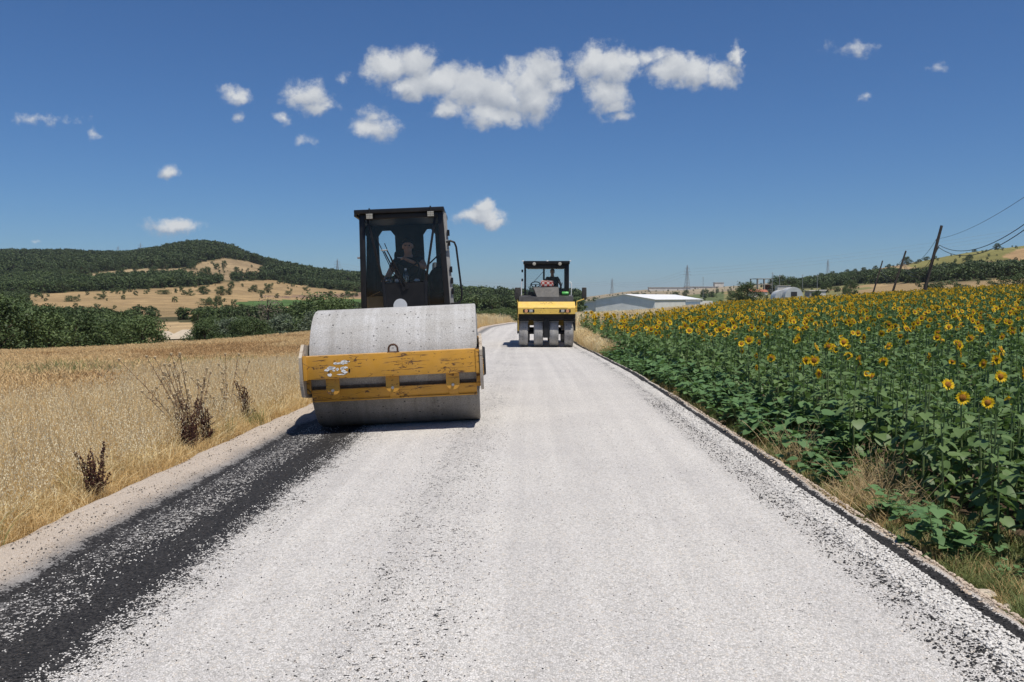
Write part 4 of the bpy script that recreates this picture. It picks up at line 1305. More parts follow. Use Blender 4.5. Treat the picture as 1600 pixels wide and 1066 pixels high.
# ------------------------------------------------------------------ pneumatic-tyred roller
def make_tyre_roller():
    D = 30.3
    x, y = to_xy((853.5 - 800) / F * D, D)
    root = empty('tyre_roller', (x, y, float(road_z(y)) - .004), (0, 0, R(-.6)))
    tag(root, 'yellow pneumatic tyre roller with four dusty front tyres and glazed cab', 'road roller')
    TR = .53
    for row, yy in (('f', .53), ('r', 3.9)):
        for cx in (-.81, -.275, .275, .81):
            if row == 'r': cx *= .97
            pr = [(-.13, .28), (-.16, .36), (-.168, .44), (-.155, .505), (-.13, .524), (.13, .524), (.155, .505), (.168, .44), (.16, .36), (.13, .28)]
            ty = MB().lathe([(cx + a, r) for a, r in pr], (0, yy, TR), 'X', 40).build('tyre', M_TYRE, root)
            MB().lathe([(cx - .10, 0), (cx - .10, .27), (cx - .13, .29), (cx + .13, .29), (cx + .10, .27), (cx + .10, 0)], (0, yy, TR), 'X', 20).build('rim', M_STEEL, ty)
        MB().tube([(-.9, yy, TR), (.9, yy, TR)], .07, 10).build('axle', M_DARK, root)
    # scraper arcs over the front tyres
    for cx in (-.81, -.275, .275, .81):
        pts = [(cx, .53 - .57 * math.cos(a), TR + .57 * math.sin(a)) for a in np.linspace(.75, 2.3, 9)]
        b = MB()
        for p, q in zip(pts[:-1], pts[1:]): b.bar(p, q, .36, .02, (0, -1, .5))
        b.build('mudguard', M_STEEL, root)
        MB().tube([(cx - .2, -.05, 1.02), (cx + .2, -.05, 1.02)], .018, 6).build('scraper_rod', M_DARK, root)
    # front body
    b = MB()
    b.prism([(-.16, 1.20), (-.16, 1.42), (.22, 1.63), (4.6, 1.63), (4.8, 1.2), (4.8, .95), (1.25, .75), (1.15, 1.16)], 'X', -1.0, 1.02)
    body = b.build('body', M_YEL2, root, 30)
    for s in (-1, 1):
        MB().span((s * .985 + .01, .02, .60), (s * 1.03 + .01, 1.15, 1.21), .01).build('fender_skirt', M_YEL2 if s < 0 else M_DARK, body)
    MB().span((-.98, .06, .98), (1.0, 1.1, 1.19)).build('underbody', M_DARK, body)
    MB().span((-.10, .0, .35), (.10, 4.0, 1.0)).build('chassis', M_DARK, body)
    for cx, sgn in ((-.62, 1), (.66, -1)):
        hz = MB().span((cx - .20, -.172, 1.255), (cx + .20, -.158, 1.365), .006).build('headlight_recess', M_DARK, body)
        MB().lathe([(-.186, 0), (-.184, .055), (-.17, .06)], (cx - sgn * .09, 0, 1.305), 'Y', 16).build('indicator', M_AMBER, hz)
        MB().span((cx + sgn * .02 if sgn > 0 else cx - .14, -.186, 1.262), (cx + .14 if sgn > 0 else cx - .02, -.1725, 1.352), .008).build('headlight', M_LAMP, hz)
    # worn remains of the maker's lettering and chips on the sloping nose
    b = MB(); rn = random.Random(3)
    tdir = Vector((0, .38, .21)).normalized(); nrm = Vector((0, -.21, .38)).normalized()
    for k in range(16):
        cx = -.20 + k * .027 + rn.uniform(-.008, .008); tz = rn.uniform(.62, .84)
        c = Vector((cx, -.16, 1.42)) + tdir * .43 * tz + nrm * .003
        w, h = rn.uniform(.006, .014), rn.uniform(.010, .028)
        b.face([c + Vector((-w, 0, 0)) - tdir * h, c + Vector((w * .6, 0, 0)) - tdir * h * .7, c + Vector((w, 0, 0)) + tdir * h, c + Vector((-w * .4, 0, 0)) + tdir * h * .8])
    tag(b.build('worn_lettering', M_DARK, body, smooth=False), kind='stuff')
    b = MB()
    for k in range(14):
        cx, cz = rn.uniform(-.35, .45), rn.uniform(1.25, 1.40); w = rn.uniform(.006, .016)
        b.face([(cx - w, -.1625, cz), (cx, -.1625, cz - w * .7), (cx + w, -.1625, cz + .003), (cx, -.1625, cz + w * .6)])
    b.span((-.45, -.165, 1.408), (.75, -.158, 1.416))
    tag(b.build('paint_chip', M_DARK, body, smooth=False), kind='stuff')
    # black deck and console hump
    MB().prism([(.24, 1.632), (.30, 1.80), (.95, 1.86), (.95, 1.632)], 'X', -.97, .97).build('deck_cover', M_CHARCOAL, root)
    b = MB()
    lo = [(-.30, .28, 1.70), (.46, .28, 1.70), (.46, .92, 1.72), (-.35, .92, 1.72)]
    hi = [(-.48, .62, 2.14), (.46, .62, 2.16), (.46, .92, 2.17), (-.50, .92, 2.17)]
    A = [b.bm.verts.new(p) for p in lo]; B_ = [b.bm.verts.new(p) for p in hi]
    for i in range(4): b.bm.faces.new((A[i], A[(i + 1) % 4], B_[(i + 1) % 4], B_[i]))
    b.bm.faces.new(A[::-1]); b.bm.faces.new(B_)
    bmesh.ops.bevel(b.bm, geom=b.bm.edges[:], offset=.02, segments=2, affect='EDGES')
    b.build('console_cover', M_CHARCOAL, root)
    for xa, xb in ((-.92, -.62), (.60, .85)):
        MB().span((xa, .955, 1.80), (xb, 1.0, 1.86), .008).build('step_edge', M_YEL2, root)
    # cab
    cab = empty('cab', (0, 0, 0), (0, 0, 0), root)
    y0, y1, zb, zt, w = 1.0, 2.75, 1.635, 2.99, .80
    for s in (-1, 1):
        wd = .05 if s < 0 else .12
        for yy in (y0, y1): MB().span((s * w - (0 if s < 0 else wd) + (0 if s < 0 else .04), yy - .04, zb), (s * w + (wd if s < 0 else .04), yy + .04, zt), .008).build('post', M_BLACK, cab)
        MB().face([(s * (w - .02), y0 + .04, zb + .1), (s * (w - .02), y1 - .04, zb + .1), (s * (w - .02), y1 - .04, zt), (s * (w - .02), y0 + .04, zt)]).build('side_window', M_GLASS, cab, smooth=False)
        MB().span((s * w - .03, y0 + .05, zb), (s * w + .03, y1 - .05, zb + .2), .006).build('side_sill', M_YEL2 if s < 0 else M_BLACK, cab)
    MB().face([(-.76, y0, 1.88), (.74, y0, 1.88), (.74, y0, 2.86), (-.76, y0, 2.86)]).build('windscreen', M_GLASS, cab, smooth=False)
    MB().face([(-.76, y1, 1.9), (.76, y1, 1.9), (.76, y1, 2.86), (-.76, y1, 2.86)]).build('rear_window', M_GLASS, cab, smooth=False)
    MB().span((-.78, y1 - .03, zb), (.78, y1 + .03, 1.9)).build('rear_panel', M_BLACK, cab)
    MB().span((-.10, y1 - .02, 1.9), (-.03, y1 + .02, 2.95)).build('rear_mullion', M_BLACK, cab)
    MB().span((-.78, y0 - .03, 2.84), (.82, y0 + .03, zt), .006).build('top_rail', M_BLACK, cab)
    MB().span((-.78, y0 - .03, zb), (.80, y0 + .03, 1.88), .006).build('front_sill', M_BLACK, cab)
    roof = MB().span((-.83, y0 - .18, zt + .0005), (.86, y1 + .1, zt + .12), .02).build('roof', M_BLACK, cab)
    MB().span((-.70, y0 + .05, zt - .12), (.70, y1 - .05, zt - .002)).build('headliner', M_DARK, cab)
    for cx in (-.43, .50):
        lp = MB().lathe([(-.06, 0), (-.06, .06), (-.05, .072), (.05, .06), (.05, 0)], (cx, y0 - .2, 3.0), 'Y', 18).build('roof_lamp', M_DARK, roof)
        MB().lathe([(-.068, 0), (-.066, .03), (-.061, .060)], (cx, y0 - .2, 3.0), 'Y', 18).build('lens', M_LAMP, lp)
    for cx in (-.84, .88, .05):
        MB().span((cx - .03, y0 - .19, 3.09), (cx + .03, y0 - .12, 3.13), .004).build('roof_clip', M_WHITE, roof)
    for zz in (2.75, 2.42): MB().span((-.90, y0 - .03, zz - .05), (-.835, y0 + .02, zz + .05), .01).build('marker_lamp', M_DARK, cab)
    MB().tube([(.86, y0 - .02, 1.85), (.92, y0 - .02, 1.86), (.93, y0 - .02, 2.28), (.90, y0 - .02, 2.33), (.85, y0 - .02, 2.34)], .02, 8).build('handrail', M_WHITE, cab)
    MB().tube([(-.86, y0 - .02, 1.75), (-.90, y0 - .02, 1.8), (-.90, y0 - .02, 2.33), (-.86, y0 - .02, 2.36)], .018, 8).build('handrail', M_WHITE, cab)
    # mirrors on arms
    for cx, arm, w_ in ((-1.03, [(-1.03, .55, 1.72), (-1.02, .5, 1.5), (-.99, .5, 1.25)], .105), (1.37, [(1.01, .4, 1.36), (1.10, .4, 1.42), (1.10, .45, 1.64), (1.36, .5, 1.72)], .085)):
        m = empty('mirror', (0, 0, 0), (0, 0, 0), root)
        MB().span((cx - w_, .50, 1.70), (cx + w_, .58, 2.14), .03).build('mirror_housing', M_RUBBER, m)
        MB().face([(cx - w_ + .02, .583, 1.73), (cx + w_ - .02, .583, 1.73), (cx + w_ - .02, .583, 2.11), (cx - w_ + .02, .583, 2.11)]).build('mirror_glass', M_STEEL, m, smooth=False)
        MB().tube(arm + [(cx, .54, 1.74)], .018, 6).build('mirror_arm', M_YEL2, m)
    for zz in (1.35, 1.45, 1.28): MB().span((1.02, .3, zz - .03), (1.11, .36, zz + .03), .01).build('arm_clamp', M_YEL2, root)
    # steps down the side, seat, wheel
    b = MB()
    b.span((-1.06, 1.2, .45), (-1.005, 1.25, 1.5)); b.span((-1.06, 1.7, .45), (-1.005, 1.75, 1.5))
    for zz in (.55, .85, 1.15): b.span((-1.055, 1.2501, zz), (-1.01, 1.6999, zz + .03))
    b.build('ladder', M_DARK, root)
    st = empty('driver_seat', (0, 0, 0), (0, 0, 0), cab)
    MB().span((.0, 1.75, 1.85), (.5, 2.2, 1.98), .04).build('cushion', M_SEAT, st)
    MB().span((.02, 2.16, 1.95), (.48, 2.3, 2.45), .05).build('backrest', M_SEAT, st)
    MB().span((.05, 1.8, 1.636), (.45, 2.15, 1.87)).build('pedestal', M_DARK, st)
    b = MB(); b.tube([(-.38 + .17 * math.cos(a), 1.30 + .06 * math.sin(a), 2.26 + .10 * math.sin(a)) for a in np.linspace(0, 2 * PI, 21)], .018, 6, False)
    b.tube([(-.38, 1.30, 2.26), (-.38, 1.2, 1.9)], .03, 8).bar((-.55, 1.3, 2.26), (-.21, 1.3, 2.26), .02, .02)
    b.build('steering_wheel', M_DARK, cab)
    MB().span((-.66, 1.05, 1.64), (-.20, 1.28, 2.0), .03).build('dashboard', M_DARK, cab)
    MB().span((.42, 1.15, 1.64), (.68, 1.7, 2.12), .04).build('lever_console', M_DARK, cab)
    MB().tube([(-.62, 1.16, 2.0), (-.55, 1.12, 2.3)], .012, 6).build('lever', M_DARK, cab)
    MB().tube([(.55, 1.3, 2.12), (.60, 1.25, 2.33)], .014, 6).build('lever', M_DARK, cab)
    MB().bar((-.45, y0 - .02, 2.35), (-.05, y0 - .02, 2.78), .014, .02, (0, 1, 0)).build('wiper', M_BLACK, cab)
    bpy.context.view_layer.update()
    return root


TYRE_ROLLER = make_tyre_roller()
TM = TYRE_ROLLER.matrix_world.copy()
d2 = person('driver in a dark shirt sitting behind the windscreen of the tyre roller', (.25, 2.02, 1.98), 0, [(-.28, -.44, .20), (.30, -.45, .18)], [(-.32, -.12, .26), (.32, -.12, .26)])
d2.matrix_world = TM @ d2.matrix_basis
# red and white checked cloth bundle on the console, green roll by the post
def checks():
    t = NT('checked_cloth')
    c = t.coord()
    ck = t.n('ShaderNodeTexChecker'); t.l(c, ck.inputs[0]); ck.inputs['Scale'].default_value = 11
    ck.inputs['Color1'].default_value = (.60, .52, .48, 1); ck.inputs['Color2'].default_value = (.42, .06, .05, 1)
    t.set(Base_Color=ck.outputs[0], Roughness=.9)
    return t.m
q = MB().span((-.23, -.10, 0), (.23, .10, .22), .04)
rr = random.Random(9)
for v in q.bm.verts: v.co += Vector((rr.uniform(-1, 1), rr.uniform(-1, 1), rr.uniform(-.6, 1))) * .012
o = tag(q.build('cloth_bundle', checks()), 'red and white checked bundle on the black console of the tyre roller', 'bundle'); o.location = (.03, .80, 2.17); o.matrix_world = TM @ o.matrix_basis
o = tag(MB().lathe([(-.12, 0), (-.12, .06), (-.10, .07), (.10, .07), (.12, .06), (.12, 0)], (0, 0, 0), 'X', 16).build('green_bottle', M_GREEN), 'green plastic bottle lying by the front post of the tyre roller cab', 'bottle')
o.location = (.70, .90, 1.925); o.matrix_world = TM @ o.matrix_basis

# ------------------------------------------------------------------ sunflower field
M_SFLEAF = leafy('sunflower_leaf', (0.078, 0.138, 0.048), (0.152, 0.230, 0.084), 0.5, 0.28, (0.13, 0.24, 0.04))
M_SFSTEM = leafy('sunflower_stem', (0.10, 0.16, 0.06), (0.15, 0.20, 0.08), 0.6, 0.05)
M_PETAL = leafy('sunflower_petal', (0.88, 0.57, 0.010), (0.93, 0.72, 0.03), 0.6, 0.45, (0.95, 0.55, 0.0))
def _disc():
    t = NT('sunflower_disc')
    c = t.coord()
    k = t.mix(t.step(t.noise(c, 90, 3, 0.7), 0.35, 0.65), (0.11, 0.045, 0.008), (0.38, 0.16, 0.015))
    t.set(Base_Color=k, Roughness=0.9)
    return t.m
M_DISCF = _disc()


def leaf_geo(droop=0.25, fold=0.10, wide=1.0):
    """unit leaf on its stalk, growing along +X from the stem at the origin"""
    pe = 0.42
    def zz(t): return 0.10 - droop * t * t
    mid = [(pe + t, 0, zz(t)) for t in (0, .3, .6, .85, 1.04)]
    sd = [(-.09, .17), (.12, .40), (.45, .39), (.78, .20)]
    V = [(*m,) for m in mid]
    for s in (1, -1):
        V += [(pe + t, s * w * wide, zz(max(t, 0)) + fold * (1 if i < 3 else .4)) for i, (t, w) in enumerate(sd)]
    q = [(0, 1, 6, 5), (1, 2, 7, 6), (2, 3, 8, 7), (0, 9, 10, 1), (1, 10, 11, 2), (2, 11, 12, 3)]
    t = [(3, 4, 8), (3, 12, 4)]
    b = len(V)
    for x, z in ((0, 0), (pe, .10)):
        V += [(x, .018, z), (x, -.018, z), (x, 0, z - .03)]
    q += [(b, b + 1, b + 4, b + 3), (b + 1, b + 2, b + 5, b + 4), (b + 2, b, b + 3, b + 5)]
    return np.array(V, float), np.array(q), np.array(t)


def tube_geo(pts, rs, n=5):
    pts = np.array(pts, float); V = []; q = []
    u = np.array([1.0, 0, 0])
    for i, p in enumerate(pts):
        t = pts[min(i + 1, len(pts) - 1)] - pts[max(i - 1, 0)]; t /= np.linalg.norm(t) + 1e-9
        if abs(t[0]) > .9 and i == 0: u = np.array([0, 1.0, 0])
        u = u - t * (u @ t); u /= np.linalg.norm(u) + 1e-9
        v = np.cross(t, u)
        for k in range(n):
            a = 2 * PI * k / n
            V.append(p + (u * math.cos(a) + v * math.sin(a)) * rs[i])
    for i in range(len(pts) - 1):
        for k in range(n):
            q.append((i * n + k, i * n + (k + 1) % n, (i + 1) * n + (k + 1) % n, (i + 1) * n + k))
    return np.array(V), np.array(q), np.zeros((0, 3), int)


def xf(V, M):
    A = np.array(M)
    return V @ A[:3, :3].T + A[:3, 3]


LEAF_SHAPES = [leaf_geo(.22, .10, 1.0), leaf_geo(.38, .06, 1.05), leaf_geo(.12, .14, .92)]
LEAF_MESH = [np_mesh('leaf', *g, M_SFLEAF) for g in LEAF_SHAPES]


def merge(parts):
    V, q, t, o = [], [], [], 0
    for a, b, c in parts:
        V.append(a); q.append(np.asarray(b).reshape(-1, 4) + o); t.append(np.asarray(c).reshape(-1, 3) + o); o += len(a)
    return np.concatenate(V), np.concatenate(q), np.concatenate(t)


def sunflower_kind(seed, bud):
    rn = random.Random(seed)
    H = rn.uniform(1.16, 1.36)
    lx, ly = rn.uniform(-.05, .05), rn.uniform(-.05, .05)
    def sp(t): return Vector((lx * t * t, ly * t * t, H * t))
    stem = tube_geo([tuple(sp(t)) for t in (0, .3, .6, .85, 1)], [.014, .013, .011, .009, .008], 5)
    leaves = []
    n = rn.randint(18, 23)
    ph = rn.uniform(0, 6.28)
    for i in range(n):
        t = .09 + .89 * i / (n - 1)
        L_ = (.145 if t < .75 else .145 - .22 * (t - .75) / .25 * .35) * rn.uniform(.85, 1.2) * (.8 if t < .3 else 1)
        pit = rn.uniform(.0, .45) - (.55 if t > .9 else .15 if t > .6 else -.1)
        M = Matrix.Translation(sp(t)) @ Matrix.Rotation(ph + i * 2.3999 + rn.uniform(-.25, .25), 4, 'Z') @ Matrix.Rotation(pit, 4, 'Y') @ Matrix.Rotation(rn.uniform(-.35, .35), 4, 'X') @ Matrix.Scale(L_, 4)
        leaves.append((rn.randrange(3), M))
    az, el = rn.uniform(-1.0, .7), rn.uniform(-.25, .55)
    top = sp(1.0)
    d = Vector((math.sin(az) * math.cos(el), -math.cos(az) * math.cos(el), math.sin(el)))
    if bud: d = (d + Vector((0, 0, 1.6))).normalized()
    zax = d; xax = Vector((0, 0, 1)).cross(zax).normalized() if abs(zax.z) < .98 else Vector((1, 0, 0)); yax = zax.cross(xax)
    c = top + d * (.02 if bud else .05) + Vector((0, 0, .012))
    M = Matrix.Translation(c) @ Matrix((xax, yax, zax)).transposed().to_4x4()
    k = dict(H=H, stem=stem, leaves=leaves, bud=bud)
    if bud:
        parts = []
        m = 10
        for ring in range(2):
            for i in range(m):
                a = 2 * PI * (i + .5 * ring) / m
                r0, r1, r2 = .008, .036 - .008 * ring, .010 + .012 * rn.random()
                V = np.array([[r0 * math.cos(a), r0 * math.sin(a), -.015], [r1 * math.cos(a - .32), r1 * math.sin(a - .32), .012], [r2 * math.cos(a), r2 * math.sin(a), .060 - .01 * ring], [r1 * math.cos(a + .32), r1 * math.sin(a + .32), .012]])
                parts.append((V, [(0, 1, 2, 3)], []))
        Vs, q, t = merge(parts)
        k['head'] = (xf(Vs, M), q, t); k['petals'] = None; k['sepals'] = None
    else:
        R0 = rn.uniform(.032, .048)
        m = 14
        V = [(0, 0, .012)] + [(R0 * .55 * math.cos(2 * PI * i / m), R0 * .55 * math.sin(2 * PI * i / m), .016) for i in range(m)] + [(R0 * math.cos(2 * PI * i / m), R0 * math.sin(2 * PI * i / m), 0) for i in range(m)]
        t = [(0, 1 + i, 1 + (i + 1) % m) for i in range(m)]
        q = [(1 + i, 1 + m + i, 1 + m + (i + 1) % m, 1 + (i + 1) % m) for i in range(m)]
        k['head'] = (xf(np.array(V, float), M), np.array(q), np.array(t))
        parts = []
        for ring, np_ in ((0, 17), (1, 15)):
            for i in range(np_):
                a = 2 * PI * (i + .5 * ring) / np_ + rn.uniform(-.08, .08)
                L_ = rn.uniform(.034, .052); w = rn.uniform(.009, .012); up = rn.uniform(-.008, .020) + (.006 if ring else 0)
                r0 = R0 * .88
                ca, sa = math.cos(a), math.sin(a)
                def P(r, s, z): return (r * ca - s * sa, r * sa + s * ca, z)
                parts.append((np.array([P(r0, -.004, 0), P(r0, .004, 0), P(r0 + L_ * .5, w, up * .7), P(r0 + L_ * .5, -w, up * .7), P(r0 + L_, 0, up)]), [(0, 1, 2, 3)], [(3, 2, 4)]))
        Vs, q, t = merge(parts)
        k['petals'] = (xf(Vs, M), q, t)
        parts = []
        for i in range(11):
            a = 2 * PI * i / 11
            ca, sa = math.cos(a), math.sin(a)
            parts.append((np.array([(R0 * .3 * ca, R0 * .3 * sa, -.022), (R0 * 1.05 * math.cos(a - .3), R0 * 1.05 * math.sin(a - .3), -.008), (R0 * 1.7 * ca, R0 * 1.7 * sa, -.012), (R0 * 1.05 * math.cos(a + .3), R0 * 1.05 * math.sin(a + .3), -.008)]), [(0, 1, 2, 3)], []))
        Vs, q, t = merge(parts)
        k['sepals'] = (xf(Vs, M), q, t)
    return k


KINDS = [sunflower_kind(100 + i, False) for i in range(8)] + [sunflower_kind(200 + i, True) for i in range(6)]
NFL = 8


def kind_meshes():
    allm = []
    for k in KINDS:
        k['stem_me'] = np_mesh('stem', *k['stem'], M_SFSTEM, True)
        lv = merge([(xf(LEAF_SHAPES[s][0], M), LEAF_SHAPES[s][1], LEAF_SHAPES[s][2]) for s, M in k['leaves']])
        k['leaves_me'] = np_mesh('foliage', *lv, M_SFLEAF)
        items = [(*k['stem'], 0), (*lv, 1)]
        if k['bud']:
            k['head_me'] = np_mesh('bud', *k['head'], M_SFLEAF)
            items.append((*k['head'], 1))
        else:
            k['head_me'] = join_meshes('flower_head', [(*k['head'], 0), (*k['sepals'], 1)], [M_DISCF, M_SFLEAF])
            k['petal_me'] = np_mesh('petals', *k['petals'], M_PETAL)
            items += [(*k['head'], 2), (*k['sepals'], 1), (*k['petals'], 3)]
        allm.append(join_meshes('sunflower', items, [M_SFSTEM, M_SFLEAF, M_DISCF, M_PETAL]))
    return allm


SF_ALL = kind_meshes()


def field_edge(y): return np.interp(y, [2, 6, 9, 12, 20, 26, 32, 40, 46], [3.45, 3.42, 3.45, 3.45, 3.25, 2.95, 2.55, 2.5, 3.2])


def plant_field():
    rng = np.random.default_rng(21)
    rows = []
    for a, b, dx, dy in ((3.6, 13, .38, .22), (13, 30, .55, .29), (30, 60, .62, .36), (60, 112, .72, .44)):
        ys = np.arange(a, b, dy); xs = np.arange(0, 75, dx)
        X, Y = np.meshgrid(xs, ys)
        X = X.ravel() + rng.normal(0, .07, X.size); Y = Y.ravel() + rng.uniform(-.5, .5, Y.size) * dy
        X = X + field_edge(Y) + rng.uniform(0, .12, X.size)
        rows.append(np.stack([X, Y], 1))
    P = np.concatenate(rows)
    x, y = P[:, 0], P[:, 1]
    keep = (x < .66 * y + 3.0) & (y < 40 + 3.0 * (x - 2.3)) & (y < 110)
    keep &= rng.random(len(x)) < .96
    P = P[keep]; x, y = P[:, 0], P[:, 1]
    z = ground(x, y) - .02
    n = len(x)
    r = np.hypot(x, y)
    pf = np.clip(.10 + (r - 9) / 24 * .42, .11, .52)
    fl = rng.random(n) < pf
    kind = np.where(fl, rng.integers(0, NFL, n), NFL + rng.integers(0, len(KINDS) - NFL, n))
    scl = rng.uniform(.78, 1.08, n) * (.84 + .16 * smooth01(r, 9, 26)) * np.where(r > 45, 1.03, 1)
    rz = rng.normal(-.15, .7, n)
    px, py = proj(x, y, z + .9)
    order = np.argsort(r + np.where((px > 1640), 500, 0))
    own = order[:300]
    rest = order[300:]
    lab_f = 'green sunflower plant with an open yellow flower in the roadside field'
    lab_b = 'green sunflower plant with a closed bud in the roadside field'
    for j, i in enumerate(own):
        k = KINDS[kind[i]]
        o = empty('sunflower', (x[i], y[i], z[i]), (0, 0, rz[i]))
        o.scale = (scl[i],) * 3
        tag(o, lab_b if k['bud'] else lab_f, 'sunflower', 'budding sunflowers at the field edge' if k['bud'] else 'open sunflowers near the road')
        link(bpy.data.objects.new('stem', k['stem_me']), o)
        if j < 130:
            for s, M in k['leaves']:
                l = bpy.data.objects.new('leaf', LEAF_MESH[s]); COL.objects.link(l); l.parent = o; l.matrix_basis = M
        else:
            link(bpy.data.objects.new('foliage', k['leaves_me']), o)
        h = link(bpy.data.objects.new('bud' if k['bud'] else 'flower_head', k['head_me']), o)
        if not k['bud']: link(bpy.data.objects.new('petals', k['petal_me']), h)
    rot = np.stack([rng.normal(0, .05, n), rng.normal(0, .05, n), rz], 1)
    s = scatter('sunflower_field', SF_ALL, np.stack([x, y, z], 1)[rest], rot[rest], scl[rest], kind[rest])
    tag(s, 'dense field of yellow sunflowers stretching back from the road', kind='stuff')


plant_field()

# ------------------------------------------------------------------ dry grass and crop on the left
M_OAT = leafy('dry_oat', (0.68, 0.54, 0.29), (0.86, 0.76, 0.49), 0.7, 0.38)
M_STRAW = leafy('straw', (0.50, 0.34, 0.15), (0.70, 0.53, 0.28), 0.75, 0.33)
M_WHEAT = leafy('ripe_crop', (0.56, 0.39, 0.19), (0.70, 0.53, 0.29), 0.75, 0.33)
M_BROWN = leafy('brown_crop', (0.40, 0.25, 0.11), (0.53, 0.36, 0.18), 0.8, 0.2)
M_GRASS = leafy('green_grass', (0.10, 0.14, 0.045), (0.19, 0.21, 0.075), 0.7, 0.25)
M_SEED = leafy('seed_husk', (0.72, 0.62, 0.40), (0.86, 0.79, 0.58), 0.7, 0.35)


def blades(rn, n, rad, h0, h1, wid, lean):
    parts = []
    for _ in range(n):
        a, rr = rn.uniform(0, 6.28), rad * math.sqrt(rn.random())
        bx, by = rr * math.cos(a), rr * math.sin(a)
        h = rn.uniform(h0, h1)
        la = rn.uniform(0, 6.28); l = rn.uniform(.15, 1) * lean * h
        dx, dy = math.cos(la) * l, math.sin(la) * l
        px_, py_ = -math.sin(la) * wid / 2, math.cos(la) * wid / 2
        if rn.random() < .5:
            t_ = rn.uniform(0, 3.14); px_, py_ = math.cos(t_) * wid / 2, math.sin(t_) * wid / 2
        V = []
        for t, w in ((0, 1), (.5, .9), (.82, .6)):
            cx, cy, cz = bx + dx * t * t, by + dy * t * t, h * (t - .18 * lean * t * t)
            V += [(cx - px_ * w, cy - py_ * w, cz), (cx + px_ * w, cy + py_ * w, cz)]
        V.append((bx + dx, by + dy, h * (1 - .25 * lean)))
        parts.append((np.array(V), [(0, 1, 3, 2), (2, 3, 5, 4)], [(4, 5, 6)]))
    return merge(parts)


def oat_tuft(seed):
    rn = random.Random(seed)
    b1 = blades(rn, 40, .16, .20, .46, .0065, 1.15)
    b2 = blades(rn, 26, .17, .10, .30, .008, 1.5)
    st, sd = [], []
    for _ in range(14):
        a, rr = rn.uniform(0, 6.28), .15 * math.sqrt(rn.random())
        p0 = Vector((rr * math.cos(a), rr * math.sin(a), 0)); h = rn.uniform(.42, .68)
        la = rn.gauss(.6, 1.0); l = rn.uniform(.10, .40) * h
        p1 = p0 + Vector((math.cos(la) * l, math.sin(la) * l, h))
        w = .003
        V = np.array([p0 + Vector((-w, 0, 0)), p0 + Vector((w, 0, 0)), p1 + Vector((w * .6, 0, 0)), p1 + Vector((-w * .6, 0, 0))])
        st.append((V, [(0, 1, 2, 3)], []))
        for i in range(9):
            t = .68 + .34 * i / 9
            q = p0.lerp(p1, min(t, 1)) + Vector((rn.uniform(-1, 1), rn.uniform(-1, 1), 0)) * .035 * (1.25 - abs(t - .8)) + Vector((math.cos(la), math.sin(la), -.4)) * .02 * i / 9
            e = Vector((rn.uniform(-.4, .4) + math.cos(la) * .5, rn.uniform(-.4, .4) + math.sin(la) * .5, -.8)).normalized() * rn.uniform(.016, .026)
            s_ = Vector((rn.uniform(-1, 1), rn.uniform(-1, 1), .2)).normalized() * .0045
            sd.append((np.array([q, q + e * .45 + s_, q + e, q + e * .45 - s_]), [(0, 1, 2, 3)], []))
    return join_meshes('oat_tuft', [(*b1, 0), (*b2, 1), (*merge(st), 1), (*merge(sd), 2)], [M_OAT, M_STRAW, M_SEED])


def crop_tuft(seed, mat, h=.5, n=46):
    rn = random.Random(seed)
    b1 = blades(rn, n // 2, .20, h * .35, h * .85, .007, .7)
    st = []
    for _ in range(n):
        a, rr = rn.uniform(0, 6.28), .20 * math.sqrt(rn.random())
        p0 = Vector((rr * math.cos(a), rr * math.sin(a), 0)); hh = rn.uniform(.75, 1.05) * h
        la = rn.uniform(0, 6.28); l = rn.uniform(.05, .22) * hh
        p1 = p0 + Vector((math.cos(la) * l, math.sin(la) * l, hh)); d = (p1 - p0).normalized()
        p2 = p1 + (d + Vector((math.cos(la), math.sin(la), -.4)) * .6).normalized() * .075
        t_ = rn.uniform(0, 3.14); s_ = Vector((math.cos(t_), math.sin(t_), 0))
        V = np.array([p0 - s_ * .002, p0 + s_ * .002, p1 + s_ * .002, p1 - s_ * .002, p1.lerp(p2, .5) + s_ * .008, p1.lerp(p2, .5) - s_ * .008, p2])
        st.append((V, [(0, 1, 2, 3), (3, 2, 4, 5)], [(5, 4, 6)]))
    return join_meshes('crop_tuft', [(*b1, 0), (*merge(st), 0)], [mat])


